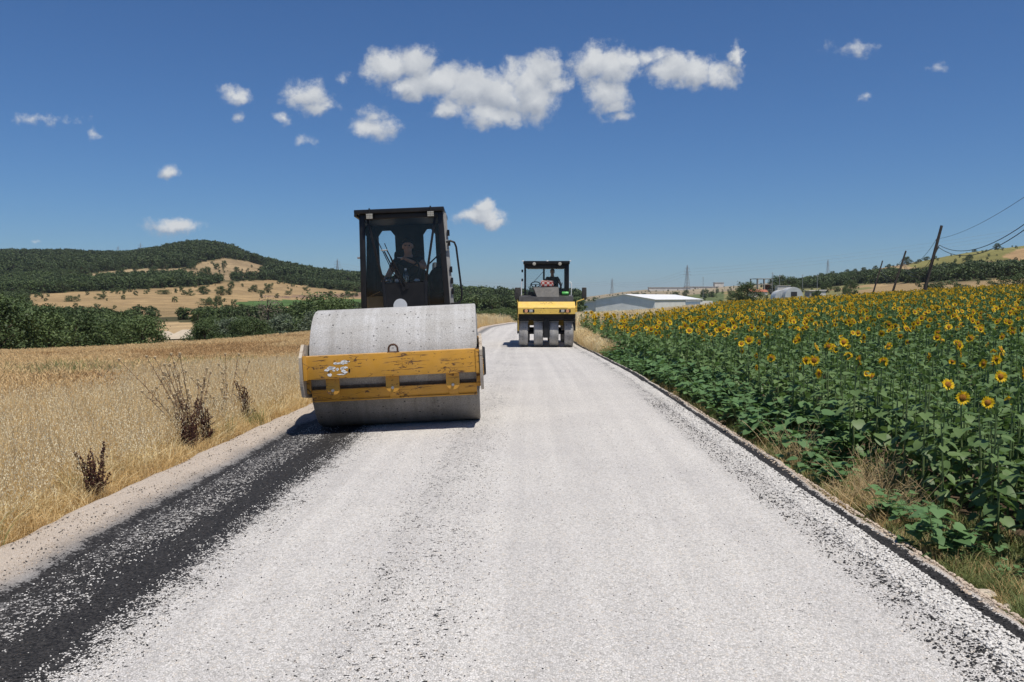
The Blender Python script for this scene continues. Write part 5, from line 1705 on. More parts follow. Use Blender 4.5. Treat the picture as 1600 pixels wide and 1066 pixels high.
def left_field():
    rng = np.random.default_rng(5)
    def edge_y(x): return 33 + .48 * (x + 16) + np.abs(np.minimum(x + 16, 0)) * .15      # brow where the field falls away
    def sample(n, xa, xb, ya, yb, power=1.0):
        return xa + (xb - xa) * rng.random(n), ya + (yb - ya) * rng.random(n) ** power
    X, Y, K, S = [], [], [], []
    def add(x, y, kinds, s0, s1, keep):
        x, y = x[keep], y[keep]
        X.append(x); Y.append(y); K.append(rng.choice(kinds, len(x))); S.append(rng.uniform(s0, s1, len(x)))
    def inview(x, y): return (x > -.68 * y - 4) & (x < road_left(y) - .20)
    # pale wild oats beside the road
    x, y = sample(26000, -14, -2.8, 2.5, 48, 1.5)
    d = road_left(y) - x
    lim = 3.3 + 1.9 * fbm(x * .35, y * .22, 3, 77) + .02 * y
    k = inview(x, y) & (d < lim)
    add(x, y, [0, 1, 2, 3], .62, 1.0, k & (d > .35))
    add(x, y, [4, 5], .45, .8, k & (d <= .9) & (rng.random(len(x)) < .9))
    add(x, y, [4, 5], .6, 1.0, k & (d > 1.0) & (rng.random(len(x)) < .18))
    # ripe crop behind
    x, y = sample(46000, -46, -4, 6, 58, 1.15)
    d = road_left(y) - x
    lim = 3.0 + 1.9 * fbm(x * .35, y * .22, 3, 77) + .02 * y
    br = fbm(x * .16, y * .30, 3, 41)
    u, v = to_uv(x, y)
    ok = inview(x, y) & (d > lim)
    add(x, y, [6, 7, 8], .75, 1.05, ok & (br < .66))
    add(x, y, [9, 10], .8, 1.1, ok & (br >= .60))
    # greener tufts
    for (pxx, dist, sp_, n) in ((85, 17.0, .8, 34), (200, 20, 1.4, 40), (370, 25, 1.0, 36)):
        x0, y0, _ = spot(pxx, dist)
        xx, yy = x0 + rng.normal(0, sp_, n), y0 + rng.normal(0, sp_ * .6, n)
        add(xx, yy, [11], .8, 1.3, inview(xx, yy))
    xx, yy = sample(120, -6, -3, 4, 14); dd = road_left(yy) - xx
    add(xx, yy, [11], .4, .7, inview(xx, yy) & (dd < 1.0))
    x, y, kk, ss = map(np.concatenate, (X, Y, K, S))
    z = ground(x, y) - .015
    protos = [oat_tuft(i) for i in range(4)]
    rn = random.Random(8)
    protos += [join_meshes('short_tuft', [(*blades(random.Random(30 + i), 60, .2, .12, .42, .006, 1.0), 0), (*blades(random.Random(40 + i), 30, .2, .1, .3, .006, 1.2), 1)], [M_STRAW, M_BROWN if i else M_OAT]) for i in range(2)]
    protos += [crop_tuft(50 + i, M_WHEAT) for i in range(3)] + [crop_tuft(60 + i, M_BROWN, .46) for i in range(2)]
    protos += [join_meshes('green_tuft', [(*blades(random.Random(70), 60, .2, .25, .7, .009, .7), 0)], [M_GRASS])]
    rot = np.stack([rng.normal(0, .10, len(x)), rng.normal(.06, .10, len(x)), rng.uniform(0, 6.28, len(x))], 1)
    g = scatter('dry_grass', protos, np.stack([x, y, z], 1), rot, ss, kk)
    tag(g, 'golden wild oats and ripe crop filling the field beside the road', kind='stuff')


left_field()

# ------------------------------------------------------------------ roadside weeds that stand out
M_DOCK = simple('dock_seed', (0.060, 0.024, 0.016), 0.85, 0, 0.45, 30)
M_DRYSTEM = simple('dry_stem', (0.17, 0.105, 0.06), 0.85, 0, 0.35, 20)
M_THISTLE = simple('thistle_head', (0.46, 0.36, 0.22), 0.85, 0, 0.3, 40)
M_TAN = leafy('tan_weed', (0.50, 0.37, 0.19), (0.66, 0.53, 0.31), 0.8, 0.2)
M_MALLOW = leafy('mallow_leaf', (0.085, 0.165, 0.062), (0.13, 0.23, 0.088), 0.55, 0.25, (0.16, 0.30, 0.05))


def octa(c, r, rz):
    c = np.array(c)
    return np.array([c + (r, 0, 0), c + (0, r, 0), c - (r, 0, 0), c - (0, r, 0), c + (0, 0, rz), c - (0, 0, rz)]), np.zeros((0, 4), int), np.array([(0, 1, 4), (1, 2, 4), (2, 3, 4), (3, 0, 4), (1, 0, 5), (2, 1, 5), (3, 2, 5), (0, 3, 5)])


def dock(loc, h, n, seed, label):
    rn = random.Random(seed)
    root = empty('dock_plant', loc); tag(root, label, 'weed', 'dried dock weeds along the left shoulder')
    for s in range(n):
        a = rn.uniform(0, 6.28); r0 = rn.uniform(.0, .07)
        hh = h * rn.uniform(.62, 1.05); ln = rn.uniform(.05, .30) * hh
        la = rn.gauss(2.6, .8)
        pts = [Vector((r0 * math.cos(a) + math.cos(la) * ln * t * t, r0 * math.sin(a) + math.sin(la) * ln * t * t, hh * t - .02)) for t in (0, .3, .6, .85, 1)]
        st = link(bpy.data.objects.new('stalk', np_mesh('stalk', *tube_geo([tuple(p) for p in pts], [.006, .005, .004, .003, .002], 5), M_DOCK)), root)
        parts = []
        for i in range(70):
            t = rn.uniform(.28, 1.0); j = min(int(t * 4), 3)
            tt = (0, .3, .6, .85, 1); j = max(k for k in range(4) if tt[k] <= t)
            f = (t - tt[j]) / (tt[j + 1] - tt[j])
            p = pts[j].lerp(pts[j + 1], f)
            rr = .016 * (1.15 - t) + .004
            p = p + Vector((rn.gauss(0, rr), rn.gauss(0, rr), rn.uniform(-.01, .01)))
            parts.append(octa(p, rn.uniform(.006, .011), rn.uniform(.006, .012)))
        for i in range(5):                      # short side sprays
            t = rn.uniform(.3, .75); j = max(k for k in range(4) if (0, .3, .6, .85, 1)[k] <= t)
            p = pts[j]; d = Vector((rn.uniform(-1, 1), rn.uniform(-1, 1), rn.uniform(.4, 1.2))).normalized()
            for q in range(12): parts.append(octa(p + d * .012 * q + Vector((rn.gauss(0, .005), rn.gauss(0, .005), 0)), rn.uniform(.005, .009), .008))
        link(bpy.data.objects.new('seed_spike', np_mesh('seed_spike', *merge(parts), M_DOCK)), st)
    return root


def weed_at(px, dist):
    x, y, z = spot(px, dist)
    return (x, y, z - .015)


dock(weed_at(143, 7.45), .60, 7, 1, 'small clump of dark brown dried dock standing alone at the shoulder')
dock(weed_at(292, 9.75), .66, 11, 2, 'dark brown dried dock at the foot of the tall branching thistle')
dock(weed_at(318, 10.1), .64, 10, 3, 'dark dried dock clump growing close beside the thistle clump')
dock(weed_at(383, 12.1), .66, 9, 4, 'reddish dried dock standing farther along the shoulder towards the roller')
dock(weed_at(345, 11.2), .46, 5, 5, 'low reddish dried dock between the taller dock clumps')


def thistle(loc, h, n, seed, label, lean):
    rn = random.Random(seed)
    root = empty('thistle', loc); tag(root, label, 'thistle', 'tall dry thistles by the shoulder')
    for s in range(n):
        la = rn.gauss(lean, .8); hh = h * rn.uniform(.55, 1.0); ln = rn.uniform(.10, .85) * hh
        def P(t): return Vector((math.cos(la) * ln * t ** 1.3, math.sin(la) * ln * t ** 1.3, hh * t - .02))
        b = MB().tube([P(t) for t in (0, .25, .5, .75, 1)], [.0065, .0055, .0045, .0035, .003], 5)
        tips = [P(1)]
        for k in range(4):
            t = rn.uniform(.4, .9); p = P(t)
            d = Vector((rn.uniform(-1, 1), rn.uniform(-1, 1), 1.5)).normalized() * rn.uniform(.05, .18)
            b.tube([p, p + d * .6 + Vector((0, 0, -.005)), p + d], .0027, 4); tips.append(p + d)
        for k in range(16):
            p = P(rn.uniform(.15, .9)); d = Vector((rn.uniform(-1, 1), rn.uniform(-1, 1), rn.uniform(-.6, .4))).normalized() * rn.uniform(.02, .05)
            w = Vector((0, 0, .006))
            b.face([p, p + d * .5 + w, p + d, p + d * .5 - w])
        st = b.build('stem', M_DRYSTEM, root)
        for tp in tips:
            if rn.random() < .62:
                MB().lathe([(-.016, 0), (-.012, .010), (.0, .016), (.010, .012), (.013, .018), (.022, .013), (.020, 0)], tp, 'Z', 10).build('thistle_head', M_THISTLE, st)
    return root


thistle(weed_at(300, 10.0), 1.20, 17, 1, 'tall dry branching thistle with round pale heads above the dock', 2.7)
thistle(weed_at(352, 11.4), 1.10, 7, 2, 'thinner dry thistle standing behind the first one towards the roller', 2.5)


# ---- right verge
def weed_leaf_geo():
    a = leaf_geo(.15, .08, 1.25)
    return a


WL = weed_leaf_geo()
WL_ME = np_mesh('leaf', *WL, M_MALLOW)


def mallow(loc, size, seed, near, label):
    rn = random.Random(seed)
    root = empty('mallow_plant', loc, (0, 0, rn.uniform(0, 6.28))); root.scale = (size,) * 3
    tag(root, label, 'weed', 'green broad-leaved weeds on the verge')
    stems, leaves = [], []
    for s in range(10):
        la = rn.uniform(0, 6.28); ln = rn.uniform(.08, .42); hh = rn.uniform(.28, .66)
        def P(t): return Vector((math.cos(la) * ln * t, math.sin(la) * ln * t, hh * t ** .8 - .02))
        stems.append(tube_geo([tuple(P(t)) for t in (0, .5, 1)], [.006, .005, .003], 4))
        for i in range(7):
            t = rn.uniform(.35, 1.0)
            M = Matrix.Translation(P(t)) @ Matrix.Rotation(rn.uniform(0, 6.28), 4, 'Z') @ Matrix.Rotation(rn.uniform(-.35, .45), 4, 'Y') @ Matrix.Rotation(rn.uniform(-.3, .3), 4, 'X') @ Matrix.Scale(rn.uniform(.085, .145), 4)
            leaves.append(M)
    link(bpy.data.objects.new('stem', np_mesh('stem', *merge(stems), M_SFSTEM)), root)
    if near:
        for M in leaves:
            l = bpy.data.objects.new('leaf', WL_ME); COL.objects.link(l); l.parent = root; l.matrix_basis = M
    else:
        link(bpy.data.objects.new('foliage', np_mesh('foliage', *merge([(xf(WL[0], M), WL[1], WL[2]) for M in leaves]), M_MALLOW)), root)
    return root


def tan_weed(loc, size, seed, label):
    rn = random.Random(seed)
    root = empty('dry_weed', loc); tag(root, label, 'weed', 'tan dry weeds on the verge')
    parts = []
    for s in range(70):
        la = rn.uniform(0, 6.28); ln = rn.uniform(.05, .42) * size; hh = rn.uniform(.12, .52) * size
        p0 = Vector((rn.gauss(0, .09), rn.gauss(0, .09), -.02))
        pts = [p0 + Vector((math.cos(la) * ln * t ** 1.4 + rn.gauss(0, .012), math.sin(la) * ln * t ** 1.4 + rn.gauss(0, .012), hh * t)) for t in (0, .35, .7, 1)]
        parts.append(tube_geo([tuple(p) for p in pts], [.0035, .003, .0022, .0012], 3))
        for k in range(3):
            p = pts[2].lerp(pts[3], rn.random()) if k else pts[1]
            e = p + Vector((rn.uniform(-1, 1), rn.uniform(-1, 1), rn.uniform(-.1, 1))) * .09 * size
            parts.append(tube_geo([tuple(p), tuple(e)], [.002, .001], 3))
    link(bpy.data.objects.new('stems', np_mesh('stems', *merge(parts), M_TAN)), root)
    b2 = blades(rn, 60, .2, .06, .24, .006, 1.1)
    link(bpy.data.objects.new('dead_leaves', np_mesh('dead_leaves', *b2, M_STRAW)), root)
    return root


def verge():
    rng = np.random.default_rng(9)
    n = 0
    ys = list(np.arange(9.2, 29, .62))
    for i, y in enumerate(ys):
        xa, xb = float(road_right(y)) + .16, float(field_edge(y)) + .12
        for k in range(2):
            x = xa + (xb - xa) * (.26 if k == 0 else .80) + rng.uniform(-.06, .06)
            yy = y + rng.uniform(-.2, .2)
            mallow((x, yy, gz(x, yy) - .01), rng.uniform(.85, 1.15) * (.82 if k == 0 else 1.05), 300 + n, n < 10, 'broad-leaved green weed on the verge below the sunflowers')
            n += 1
    for (px, d, s, lb) in ((1395, 6.75, .6, 'low green weed at the foot of the tan dry weeds'), (1270, 8.5, .75, 'green weed nestled against the smaller tan dry weed'), (1530, 5.75, .5, 'small green weed on bare soil under the first sunflower row'), (1475, 5.75, .75, 'lone green broad-leaved weed clump at the tar edge by bare soil'), (1445, 6.3, .62, 'small green weed just behind the lone clump by bare soil'), (1310, 7.9, .7, 'green weed between the two tan dry weeds'), (1590, 5.35, .3, 'tiny green seedling on the bare soil by the stone')):
        x, y, z = spot(px, d)
        mallow((x, y, z - .01), s, 400 + n, True, lb); n += 1
    for k, (px, d, s, lb) in enumerate(((1240, 9.3, .95, 'tan dry weed tangle beside the green verge weeds'), (1262, 8.7, .8, 'smaller tan dry weed close to the tar edge'), (1360, 7.3, 1.0, 'wide tan dry weed tangle beneath the sunflowers'), (1400, 6.75, .85, 'tan dry weed next to the lone green clump'),
                                       (1385, 7.9, 1.1, 'taller tan dry weed leaning among sunflower stems'), (1340, 7.2, .7, 'low tan dry weed at the crumbled road lip'))):
        tan_weed(weed_at(px, d), s, 500 + k, lb)
    # dry grass at the field corner by the road, and low herbs over the verge
    X, Y, K, S = [], [], [], []
    y = rng.uniform(27, 60, 3600); x = road_right(y) + .15 + rng.random(3600) * (np.clip(field_edge(np.minimum(y, 40)) - road_right(y), .3, 2) + np.where(y > 36, (y - 36) * .5, 0)); X.append(x); Y.append(y); K.append(rng.integers(0, 3, 3600)); S.append(rng.uniform(.6, 1.15, 3600))
    y = 4.2 + 22 * rng.random(2600) ** 1.3; x = road_right(y) + .12 + rng.random(2600) * 1.0; kq = (y < 10) | (rng.random(2600) < .25); y, x = y[kq], x[kq]; X.append(x); Y.append(y); K.append(np.where(rng.random(len(x)) < .28, 2, 3)); S.append(rng.uniform(.18, .55, len(x)))
    # dry grass between the flowers' far edge and the warehouse
    y = rng.uniform(42, 120, 9000); x = rng.uniform(2, 40, 9000); k = (y > 40 + 3.0 * (x - 2.3)) & (x > road_right(y) + .3); X.append(x[k]); Y.append(y[k]); K.append(rng.integers(0, 2, k.sum())); S.append(rng.uniform(1.0, 2.0, k.sum()))
    # the far left edge of the road, beyond the drum roller
    y = rng.uniform(48, 110, 1500); x = road_left(y) - .3 - rng.random(1500) * 6; X.append(x); Y.append(y); K.append(rng.integers(0, 3, 1500)); S.append(rng.uniform(.7, 1.2, 1500))
    x, y, kk, ss = map(np.concatenate, (X, Y, K, S))
    protos = [crop_tuft(80, M_OAT, .6), crop_tuft(81, M_WHEAT, .6), join_meshes('straw_tuft', [(*blades(random.Random(90), 50, .18, .15, .5, .006, .9), 0)], [M_STRAW]), join_meshes('herb_tuft', [(*blades(random.Random(91), 50, .18, .12, .45, .012, .9), 0)], [M_GRASS])]
    g = scatter('verge_grass', protos, np.stack([x, y, ground(x, y) - .015], 1), np.stack([rng.normal(0, .1, len(x)), rng.normal(0, .1, len(x)), rng.uniform(0, 6.28, len(x))], 1), ss, kk)
    tag(g, 'dry and green grass along the verge and around the sunflower field', kind='stuff')
    # stones at the lip
    M_ST = simple('pale_stone', (0.50, 0.43, 0.35), .9, 0, .2, 8, 0, .3)
    for k, (px, d, s) in enumerate(((1550, 5.02, .105), (1575, 4.75, .05), (1588, 4.82, .06), (1562, 4.72, .045), (1535, 5.1, .04), (1596, 4.6, .07))):
        b = bmesh.new(); bmesh.ops.create_icosphere(b, subdivisions=2, radius=.5)
        rr = random.Random(k)
        for v in b.verts: v.co *= rr.uniform(.8, 1.08); v.co.z *= .6
        me = bpy.data.meshes.new('stone'); b.to_mesh(me); b.free(); me.materials.append(M_ST)
        x, y, z = spot(px, d)
        o = link(bpy.data.objects.new('stone', me)); o.location = (x, y, max(z, float(road_z(y)) - .14) + s * .12); o.scale = (s * 1.3, s, s); o.rotation_euler = (0, .1, rr.uniform(0, 3))
        tag(o, 'largest pale stone lying on bare soil beside the tar edge' if k == 0 else 'small pale stone on the crumbled lip of the road', 'stone', None if k == 0 else 'stones along the road lip')


verge()

# ------------------------------------------------------------------ trees
M_BARK = simple('bark', (0.10, 0.075, 0.055), .9, 0, .3, 10)
M_CROWN = [leafy('oak_leaves', (0.030, 0.052, 0.016), (0.082, 0.118, 0.038), .6, .12), leafy('scrub_leaves', (0.050, 0.082, 0.024), (0.110, 0.150, 0.050), .6, .12),
           leafy('olive_leaves', (0.085, 0.115, 0.070), (0.14, 0.17, 0.11), .6, .12), leafy('pine_needles', (0.030, 0.050, 0.017), (0.064, 0.090, 0.032), .7, .08),
           leafy('bare_twigs', (0.16, 0.13, 0.10), (0.22, 0.18, 0.14), .8, .05)]


def tree_geo(seed, nclump, nleaf, leaf, base=.18, wide=.62, cone=0.0):
    """unit-height tree: (trunk), (leaf faces)"""
    rn = np.random.default_rng(seed)
    parts = []
    H = 1.0
    tr = [tube_geo([(0, 0, -.03), (.012, .0, .18), (.0, .01, .42), (.01, .01, .7)], [.034, .026, .02, .008], 7)]
    cl = []
    for i in range(nclump):
        a = rn.uniform(0, 6.28); t = (i + rn.random()) / nclump
        z = base + (1 - base) * (t ** .9) * .93
        prof = math.sqrt(max(0.03, 1 - ((z - (base + .36 * (1 - base))) / (.66 * (1 - base))) ** 2))
        if cone: prof = prof * (1 - cone) + cone * max(.05, 1.05 - z)
        r = wide / 2 * prof * (rn.random() ** .35) * rn.uniform(.72, 1.12)
        cl.append((r * math.cos(a), r * math.sin(a), z))
    for k in range(0, nclump, max(1, nclump // 7)):
        c = cl[k]
        zb = max(.12, c[2] - .22)
        tr.append(tube_geo([(0, 0, zb), (c[0] * .5, c[1] * .5, zb + (c[2] - zb) * .6), c], [.015, .010, .004], 4))
    C = np.array(cl)
    n = nclump * nleaf
    rc = wide * .20
    off = rn.normal(0, 1, (n, 3)); off /= np.linalg.norm(off, axis=1)[:, None] + 1e-6
    off *= (rn.random(n) ** .45)[:, None] * rc * rn.uniform(.6, 1.25, n)[:, None]
    off[:, 2] *= .75
    P = np.repeat(C, nleaf, 0) + off
    P[:, 2] = np.clip(P[:, 2], base * .55, 1.03)
    nr = off / (np.linalg.norm(off, axis=1)[:, None] + 1e-6) * .9 + rn.normal(0, .55, (n, 3)) + np.array([0, 0, .35])
    nr /= np.linalg.norm(nr, axis=1)[:, None] + 1e-6
    a = np.cross(nr, rn.normal(0, 1, (n, 3))); a /= np.linalg.norm(a, axis=1)[:, None] + 1e-6
    b = np.cross(nr, a)
    s = (leaf * rn.uniform(.6, 1.3, n))[:, None]
    V = np.stack([P - a * s, P - b * s * .55, P + a * s, P + b * s * .55], 1).reshape(-1, 3)
    q = np.arange(n * 4).reshape(-1, 4)
    return merge(tr), (V, q, np.zeros((0, 3), int))


TREES = {}
def tree_kind(key, seed, nc, nl, leaf, base, wide, cone, mat):
    t, c = tree_geo(seed, nc, nl, leaf, base, wide, cone)
    TREES.setdefault(key, []).append((np_mesh('trunk', *t, M_BARK, True), np_mesh('crown', *c, mat)))


for i in range(4): tree_kind('oak', 600 + i, 46, 110, .024, .10, .95, 0, M_CROWN[0])
for i in range(3): tree_kind('scrub', 610 + i, 40, 100, .029, .03, 1.25, 0, M_CROWN[1])
for i in range(2): tree_kind('olive', 620 + i, 36, 70, .034, .08, 1.05, 0, M_CROWN[2])
tree_kind('bare', 630, 26, 40, .016, .25, .9, 0, M_CROWN[4])
for i in range(2): tree_kind('bush', 640 + i, 26, 55, .050, .0, 1.6, 0, M_CROWN[0])


def tree(kind, k, loc, h, label, group, cat='tree', wide=1.0):
    tr, cr = TREES[kind][k % len(TREES[kind])]
    nm = {'oak': 'oak_tree', 'scrub': 'scrub_tree', 'olive': 'olive_tree', 'bare': 'bare_tree', 'bush': 'bush'}[kind]
    o = empty(nm, (loc[0], loc[1], loc[2] - .03 * h), (0, 0, (k * 1.7) % 6.28)); o.scale = (h * wide, h * wide, h)
    tag(o, label, cat, group)
    link(bpy.data.objects.new('trunk', tr), o)
    link(bpy.data.objects.new('crown', cr), o)
    return o


def valley_trees():
    rng = np.random.default_rng(44)
    pts = []
    tries = 0
    while len(pts) < 105 and tries < 9000:
        tries += 1
        px = rng.uniform(-70, 585); d = 47 + (px > 0) * .02 * px + 100 * rng.random() ** 1.4
        u = (px - 800) / F * d; x, y = to_xy(u, d)
        if 228 < px < 302 and d < 150: continue
        if any((x - a) ** 2 + (y - b_) ** 2 < (2.3 + .012 * d) ** 2 for a, b_, *_ in pts): continue
        pts.append((x, y, px, d))
    for k, (x, y, px, d) in enumerate(pts):
        z = gz(x, y)
        # crowns stay below the strip of golden fields behind
        top = np.interp(px, [-70, 0, 50, 110, 180, 260, 330, 420, 480, 560], [452, 458, 468, 486, 490, 492, 494, 490, 484, 480]) + rng.uniform(-3, 12)
        h = (CAMH - (top - HOR) * d / F) - z
        h = float(np.clip(h, 1.9, 5.2)) * rng.uniform(.86, 1.0)
        r = rng.random()
        if 405 < px < 500 and 55 < d < 95 and r < .75: kind, lab, g = 'olive', 'pale grey-green olive-like tree in the valley below the golden field', 'pale trees in the valley'
        elif r < .62: kind, lab, g = 'oak', 'dark green scrub oak in the valley beyond the golden field', 'dark trees in the valley'
        else: kind, lab, g = 'scrub', 'mid-green bushy tree in the valley beyond the golden field', 'mid-green trees in the valley'
        tree(kind, k, (x, y, z), h, lab, g, wide=rng.uniform(.95, 1.3))
    x, y, z = spot(419, 92); tree('bare', 0, (x, y, z), 4.4, 'leafless grey-brown tree among the pale valley trees', None)
    for k, (px, d, h) in enumerate(((360, 74, 2.2), (345, 78, 1.8), (408, 70, 1.7), (440, 66, 1.9), (520, 70, 2.4), (546, 66, 2.2))):
        x, y, z = spot(px, d); tree('olive', k + 3, (x, y, z), h, 'low pale silvery bush at the brow of the golden field', 'pale bushes at the field brow', 'bush', 1.3)
    for k, (px, d, h) in enumerate(((506, 64, 3.4), (528, 60, 2.8))):
        x, y, z = spot(px, d); tree('scrub', k, (x, y, z), h, 'bright green bushy tree at the field brow beside the drum roller', 'bright green trees beside the roller')
    # far single trees on the golden slopes: column, distance, height, width factor
    for k, (px, d, h, w, kd) in enumerate(((112, 330, 2.4, 1.6, 'bush'), (157, 350, 2.4, 1.2, 'bush'), (258, 400, 2.2, 2.0, 'bush'), (298, 385, 2.2, 1.4, 'bush'), (318, 395, 4.2, 1.4, 'oak'), (345, 390, 4.4, 1.1, 'oak'), (358, 395, 3.4, 1, 'oak'),
                                           (341, 300, 3.4, 1, 'oak'), (322, 300, 2.2, 1.7, 'bush'), (362, 480, 4.2, .9, 'oak'), (420, 440, 5, .8, 'oak'), (398, 455, 4, 1, 'oak'), (408, 430, 2, 1.6, 'bush'), (213, 700, 7, .8, 'oak'), (241, 640, 7, 1, 'oak'), (190, 560, 9, .7, 'oak'),
                                           (187, 575, 6, .7, 'oak'), (326, 560, 10, .6, 'oak'), (318, 640, 5, 1, 'oak'), (340, 690, 5, 1, 'oak'), (352, 720, 6, .8, 'oak'), (371, 680, 5, 1, 'oak'), (303, 680, 6, 1, 'oak'), (392, 600, 4, 1.2, 'bush'), (517, 430, 3.6, 1, 'oak'), (480, 520, 3, 1, 'bush'), (450, 440, 2, 1.2, 'bush'), (545, 440, 3, 1.4, 'bush'))):
        x, y, z = spot(px, d); tree(kd, k, (x, y, z), h, 'small dark tree standing alone on the golden hillside' if kd == 'oak' else 'low dark bush standing alone on the golden hillside', 'single trees on the golden hillside' if kd == 'oak' else 'single bushes on the golden hillside', 'tree' if kd == 'oak' else 'bush', w)
    # bushes along the road beyond the drum roller
    for k, (px, d, h, w) in enumerate(((745, 88, 1.5, 1.2), (756, 82, 1.3, 1.2), (768, 90, 1.6, 1.2), (779, 84, 1.3, 1.3), (790, 92, 1.7, 1.2), (801, 86, 1.4, 1.2), (811, 95, 1.6, 1.2))):
        x, y, z = spot(px, d); tree('bush' if k % 2 else 'scrub', k, (x, y, z), h, 'low green bush at the bend between the two rollers', 'bushes at the bend of the road', 'bush', w)
    # right-hand side
    for k, (px, d, h, w, kd, lab) in enumerate(((1167, 190, 5.4, 1.25, 'oak', 'dark round tree behind the sunflowers beside the warehouse'), (1150, 210, 3.4, 1.3, 'oak', 'lower dark tree touching the round tree behind the sunflowers'), (928, 330, 5.0, 1.3, 'oak', 'dark tree at the lean-to end of the warehouse'), (940, 345, 3.6, 1.6, 'oak', 'low dark tree spreading behind the warehouse lean-to'),
                                                (1217, 430, 9.5, 1.2, 'oak', 'tall dark tree beside the unfinished concrete building'), (1232, 440, 8.5, 1.3, 'oak', 'broad dark tree behind the greenhouses'), (1205, 450, 7, 1, 'oak', 'dark tree rising behind the unfinished building'),
                                                (1100, 600, 6.5, .9, 'oak', 'slim dark tree beside the distant utility pole'), (1112, 610, 4.5, 1.4, 'oak', 'low dark tree beside the slim one beyond the warehouse'), (1055, 640, 5, 1.3, 'oak', 'round dark tree on the far slope above the warehouse roof'), (1071, 700, 5.5, 1.0, 'oak', 'dark tree at the foot of the large pylon'),
                                                (993, 700, 5, 1.5, 'oak', 'dark tree above the gable of the warehouse'), (1006, 720, 4, 1.4, 'oak', 'smaller dark tree above the warehouse roof ridge'), (1143, 560, 4, 1.2, 'scrub', 'mid-green tree on the slope beyond the dark round tree'),
                                                (1327, 250, 4.6, .9, 'oak', 'dark tree with bare trunk in the dry field'), (1322, 245, 2.4, .8, 'scrub', 'small green bush under the bare-trunked tree'), (1290, 330, 5.0, .9, 'oak', 'dark tree standing alone in the dry field beyond the greenhouses'),
                                                (1472, 170, 2.6, 1.7, 'bush', 'wide dark bush behind the leaning poles'), (1500, 180, 1.6, 1.5, 'bush', 'low dark bush next to the wide bush'), (1550, 175, 1.8, 1.5, 'bush', 'low dark bush alone above the sunflowers'), (1588, 165, 2.9, 1.6, 'bush', 'large dark bush at the end of the sunflower field'))):
        x, y, z = spot(px, d); tree(kd, k, (x, y, z), h, lab, None, 'bush' if kd == 'bush' else 'tree', w)
    for k, (px, d, h, w) in enumerate(((1415, 780, 8, 1.1), (1387, 800, 4, 1.1), (1366, 830, 4, 1), (1348, 850, 4, 1.4), (1335, 860, 4, 1.2), (1322, 880, 4.5, 1.2), (1445, 770, 4, 1.5), (1458, 770, 3, 1.6), (1520, 800, 3, 1.6), (1555, 740, 6, 1), (1512, 560, 5, 1), (1434, 760, 3, 1.3), (1300, 880, 5, 1.2), (1282, 900, 5, 1.3))):
        x, y, z = spot(px, d); tree('oak', k, (x, y, z), h, 'small dark tree on the crest of the sunflower hill', 'trees along the hill crest', 'tree', w)


valley_trees()


def woods():
    rng = np.random.default_rng(77)
    n = 130000
    px = rng.uniform(-320, 1900, n)
    d = 100 * np.exp(rng.random(n) * math.log(13))           # 100 to 1300 m
    acc = rng.random(n) < np.clip((d / 620) ** 2 * .55, .012, .9)
    px, d = px[acc], d[acc]
    u = (px - 800) / F * d
    x, y = to_xy(u, d)
    z = ground(x, y)
    c, w, ppx, ppy, v = cover(x, y, z)
    sparse = (w < .5) & (d > 210) & (c.max(1) > .12) & (rng.random(len(x)) < .018 + .05 * (fbm(x * .02, y * .02, 2, 13) > .6))
    low = sparse
    k = ((w > .5) & ((d > 150) | (px > 690))) | sparse
    low = low[k]
    x, y, z, d, px = x[k], y[k], z[k], d[k], px[k]
    n = len(x)
    h = np.where(d > 500, 4.2 + 6.5 * rng.random(n) ** 1.6, np.where(px > 690, rng.uniform(3.6, 5.6, n), rng.uniform(2.4, 3.4, n)))
    h = np.where((px > 1230), rng.uniform(3.8, 6.0, n), h)
    h = np.where((d > 420) & (d < 640) & (px < 600), rng.uniform(4, 6.5, n), h)
    h = np.where(low, rng.uniform(.9, 2.6, n), h)
    protos = []
    for i in range(6):
        t, cr = tree_geo(800 + i, 18, 22, .075, .02, 1.0, .35 if i > 3 else 0)
        protos.append(join_meshes('wood_tree', [(*t, 0), (*cr, 1)], [M_BARK, M_CROWN[3] if i > 2 else M_CROWN[0] if i else M_CROWN[1]]))
    kd = np.where((px < 600) & (d > 600), rng.integers(2, 6, n), rng.integers(0, 4, n))
    s = np.stack([h * rng.uniform(.8, 1.15, n), h * rng.uniform(.8, 1.15, n), h], 1)
    o = scatter('forest', protos, np.stack([x, y, z - .1], 1), np.stack([np.zeros(n), np.zeros(n), rng.uniform(0, 6.28, n)], 1), s, kd)
    tag(o, 'dark green woodland covering the far hillsides', kind='stuff')
    print('forest trees', n)


woods()

# ------------------------------------------------------------------ track below the field
def valley_track():
    ta = [(249, 122), (256, 112), (266, 103), (272, 97)]
    tb = [(300, 128), (292, 117), (284, 107), (276, 97)]
    mt = simple('pale_track_dirt', (0.50, 0.42, 0.31), .95, 0, .15, 1.5)
    V, q = [], []
    for pts, wd in ((ta, 2.4), (tb, 2.8)):
        b = len(V)
        P_ = [Vector(spot(*p)) for p in pts]
        for i, p in enumerate(P_):
            t = (P_[min(i + 1, 3)] - P_[max(i - 1, 0)]); s = Vector((t.y, -t.x, 0)).normalized() * wd / 2
            for e in (-1, 1):
                w = p + s * e
                V.append((w.x, w.y, gz(w.x, w.y) + .12))
        for i in range(3): q.append((b + i * 2, b + i * 2 + 1, b + i * 2 + 3, b + i * 2 + 2))
    o = link(bpy.data.objects.new('path', np_mesh('path', V, q, None, mt)))
    tag(o, 'pale dirt track forking below the golden field', kind='structure')


valley_track()

